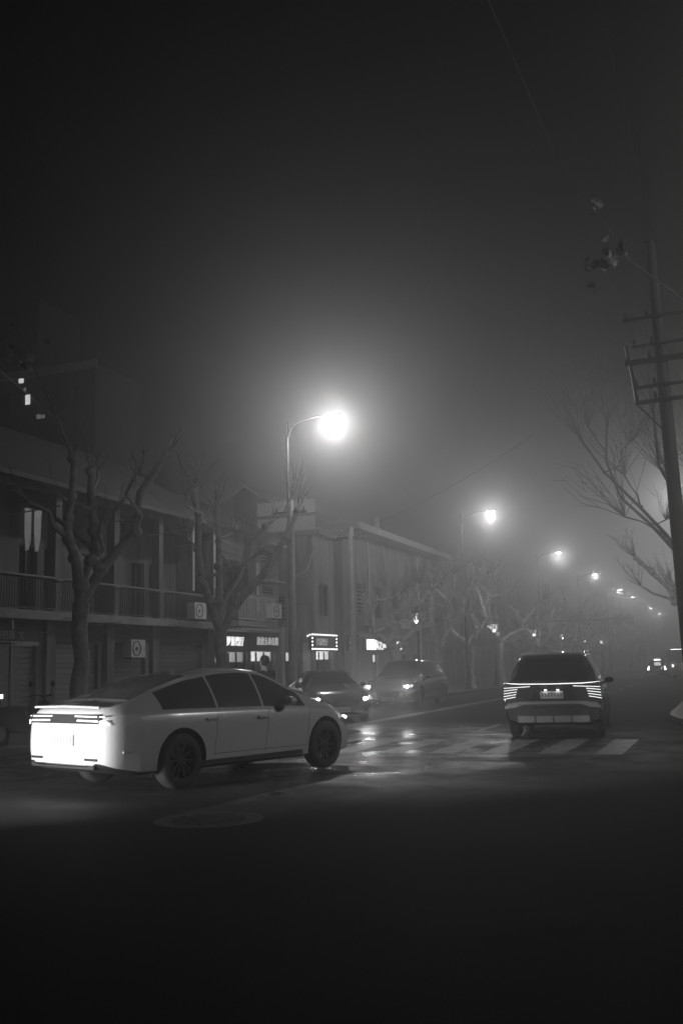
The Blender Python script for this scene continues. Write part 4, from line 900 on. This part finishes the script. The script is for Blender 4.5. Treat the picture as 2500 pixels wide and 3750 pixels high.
# ---------------------------------------------------------------- the person on the crossing
def skin_mesh(name, verts, edges, rad, root_i, m, parent, sub=2):
    me = bpy.data.meshes.new(name); me.from_pydata(verts, edges, []); o = bpy.data.objects.new(name, me); C.objects.link(o)
    md = o.modifiers.new('s', 'SKIN'); md.use_smooth_shade = True
    for i, d in enumerate(me.skin_vertices[0].data):
        d.radius = rad[i] if hasattr(rad[i], '__len__') else (rad[i], rad[i]); d.use_root = (i == root_i)
    o.modifiers.new('u', 'SUBSURF').render_levels = sub; o.modifiers['u'].levels = sub
    r_ = bpy.data.meshes.new_from_object(o.evaluated_get(bpy.context.evaluated_depsgraph_get())); bpy.data.objects.remove(o)
    for p in r_.polygons: p.use_smooth = True
    r_.materials.clear(); r_.materials.append(MATS[m]); return link(name, r_, parent)
def person(loc, rz):
    t = thing('person', 'person in a dark coat walking over the crossing behind the white car', 'person', loc, rz)
    # local: +x forward, +y left; mid-stride
    V = [(0, 0, .95), (0, 0, 1.12), (.01, 0, 1.32), (.01, 0, 1.46), (.025, 0, 1.55), (.035, 0, 1.64), (.03, 0, 1.72),
         (0, .1, .90), (.13, .11, .50), (.06, .11, .09), (.2, .12, .045),
         (0, -.1, .90), (-.05, -.11, .50), (-.3, -.11, .14), (-.2, -.12, .05),
         (.0, .19, 1.41), (-.06, .25, 1.14), (.04, .27, .92), (.07, .265, .84),
         (.0, -.19, 1.41), (.04, -.25, 1.14), (.17, -.26, .95), (.22, -.25, .88)]
    E = [(0, 1), (1, 2), (2, 3), (3, 4), (4, 5), (5, 6), (0, 7), (7, 8), (8, 9), (9, 10), (0, 11), (11, 12), (12, 13), (13, 14), (2, 15), (15, 16), (16, 17), (17, 18), (2, 19), (19, 20), (20, 21), (21, 22)]
    rad = [(.12, .16), (.11, .145), (.12, .17), (.06, .06), (.06, .058), (.095, .078), (.07, .06), .095, .065, .045, .04, .095, .065, .045, .04, .06, .045, .034, .03, .06, .045, .034, .03]
    skin_mesh('body', V, E, rad, 0, 'skin', t)
    # fingers root in the palms
    for (hx, hy, hz, s_) in ((.08, .265, .80, 1), (.24, -.25, .845, -1)):
        for k in range(4): MB().tube([(hx-.03+k*.02, hy, hz+.03), (hx-.028+k*.021, hy-.004*s_, hz-.02), (hx-.02+k*.02, hy-.018*s_, hz-.055+abs(k-1.5)*.006)], [.009, .0085, .007], 6).build('finger', 'skin', t, True)
        MB().tube([(hx+.03, hy-.01*s_, hz+.04), (hx+.05, hy-.03*s_, hz+.01), (hx+.045, hy-.04*s_, hz-.015)], [.01, .009, .007], 6).build('thumb', 'skin', t, True)
    k = 1.0
    cv_ = [(0, 0, .72), (0, 0, .95), (0, 0, 1.14), (.01, 0, 1.34), (.01, 0, 1.47), (.0, .2, 1.41), (-.06, .265, 1.14), (.04, .28, .93), (.0, -.2, 1.41), (.04, -.265, 1.14), (.17, -.27, .96)]
    skin_mesh('coat', cv_, [(0, 1), (1, 2), (2, 3), (3, 4), (3, 5), (5, 6), (6, 7), (3, 8), (8, 9), (9, 10)], [(.16, .2), (.15, .19), (.145, .18), (.145, .2), (.085, .09), .082, .065, .055, .082, .065, .055], 1, 'cloth_dark', t)
    skin_mesh('trousers', [(0, 0, .92), (0, .1, .86), (.13, .11, .5), (.06, .11, .12), (0, -.1, .86), (-.05, -.11, .5), (-.29, -.11, .16)], [(0, 1), (1, 2), (2, 3), (0, 4), (4, 5), (5, 6)], [(.12, .16), .11, .08, .068, .11, .08, .068], 0, 'cloth_mid', t)
    hr = MB().lathe([(.001, -.125), (.06, -.11), (.098, -.05), (.108, .01), (.1, .06), (.07, .1), (.001, .118)], 18); h_ = hr.build('hair', 'hair', t, True, (-.005, 0, 1.685)); h_.scale = (1.0, .92, 1); h_.rotation_euler = (0, R(-14), 0)
    for s_ in (-1, 1):
        MB().lathe([(.001, -.012), (.022, -.008), (.026, .004), (.001, .012)], 10, 'y').build('ear', 'skin', t, True, (.02, s_*.092, 1.64)).scale = (.8, 1, 1.4)
        MB().lathe([(.001, -.011), (.011, 0), (.001, .011)], 8, 'x').build('eye', 'hair', t, True, (.118, s_*.034, 1.655))
    MB().add([(.112, -.012, 1.66), (.112, .012, 1.66), (.118, -.018, 1.60), (.118, .018, 1.60), (.148, 0, 1.608)], [(0, 1, 4), (0, 4, 2), (1, 3, 4), (2, 4, 3)]).build('nose', 'skin', t, True)
    MB().box((.113, 0, 1.575), (.012, .045, .012)).build('mouth', 'skin', t)
    for x, y, z, p in ((.12, .115, .045, 0), (-.25, -.115, .07, 40)): MB().box((0, 0, 0), (.28, .1, .09)).build('shoe', 'black_rubber', t, False, (x, y, z)).rotation_euler = (0, R(p*.6), 0)
person((-9.35, 19.55, .006), R(165))

# leaf tufts: on the corner tree's branch tip and on the forked tree
rnd = random.Random(31)
def tuft(tree, centres, n, spread):
    cr_ = [c for c in tree.children if c.name.startswith('crown')][0]; base = Vector(tree.location)
    leaves(cr_, [Vector(c)-base for c in centres], rnd, spread, n)
tuft(t6, [(-1.75, 18, 9.9), (-1.6, 18, 9.75)], 2, .05); tuft(t6, [(-1.5, 18, 9.05), (-1.4, 18, 8.9), (-1.35, 18, 8.75), (-1.6, 18, 8.8), (-1.7, 18, 8.65)], 4, .14); tuft(t6, [(-1.9, 18, 8.6), (-1.8, 18, 8.3)], 2, .06)
MB().tube([(-2.5, -3.7, 7.6), (-3.5, -5.0, 8.3), (-4.2, -5.8, 8.75), (-4.45, -6.1, 9.2), (-4.7, -6.2, 9.8)], [.02, .016, .012, .009, .005], 5).build('twig', 'twig', [c for c in t6.children if c.name.startswith('crown')][0])
tuft(t1, [(-13.4, 16.0, 8.5), (-13.4, 16.1, 8.2), (-13.4, 16.95, 8.6), (-13.4, 16.65, 8.1), (-13.4, 16.2, 7.9)], 3, .11)
MB().tube([(.4, -.9, 6.1), (.45, -1.9, 7.3), (.4, -2.9, 8.5)], [.03, .02, .008], 5).build('twig', 'twig', cr1)

# ---------------------------------------------------------------- the fog
hz = MB().bx(-470, 470, -80, 720, -1.2, 21.2).build('haze', 'asphalt'); tag(hz, 'even night fog filling the street', 'fog', kind='stuff')
m = bpy.data.materials.new('night_fog'); m.use_nodes = True; t = m.node_tree; t.nodes.clear()
o = t.nodes.new('ShaderNodeOutputMaterial'); v = t.nodes.new('ShaderNodeVolumePrincipled'); v.inputs['Color'].default_value = (.9, .9, .9, 1)
v.inputs['Density'].default_value = HAZE; v.inputs['Anisotropy'].default_value = HAZE_G; t.links.new(v.outputs[0], o.inputs['Volume'])
hz.data.materials.clear(); hz.data.materials.append(m)
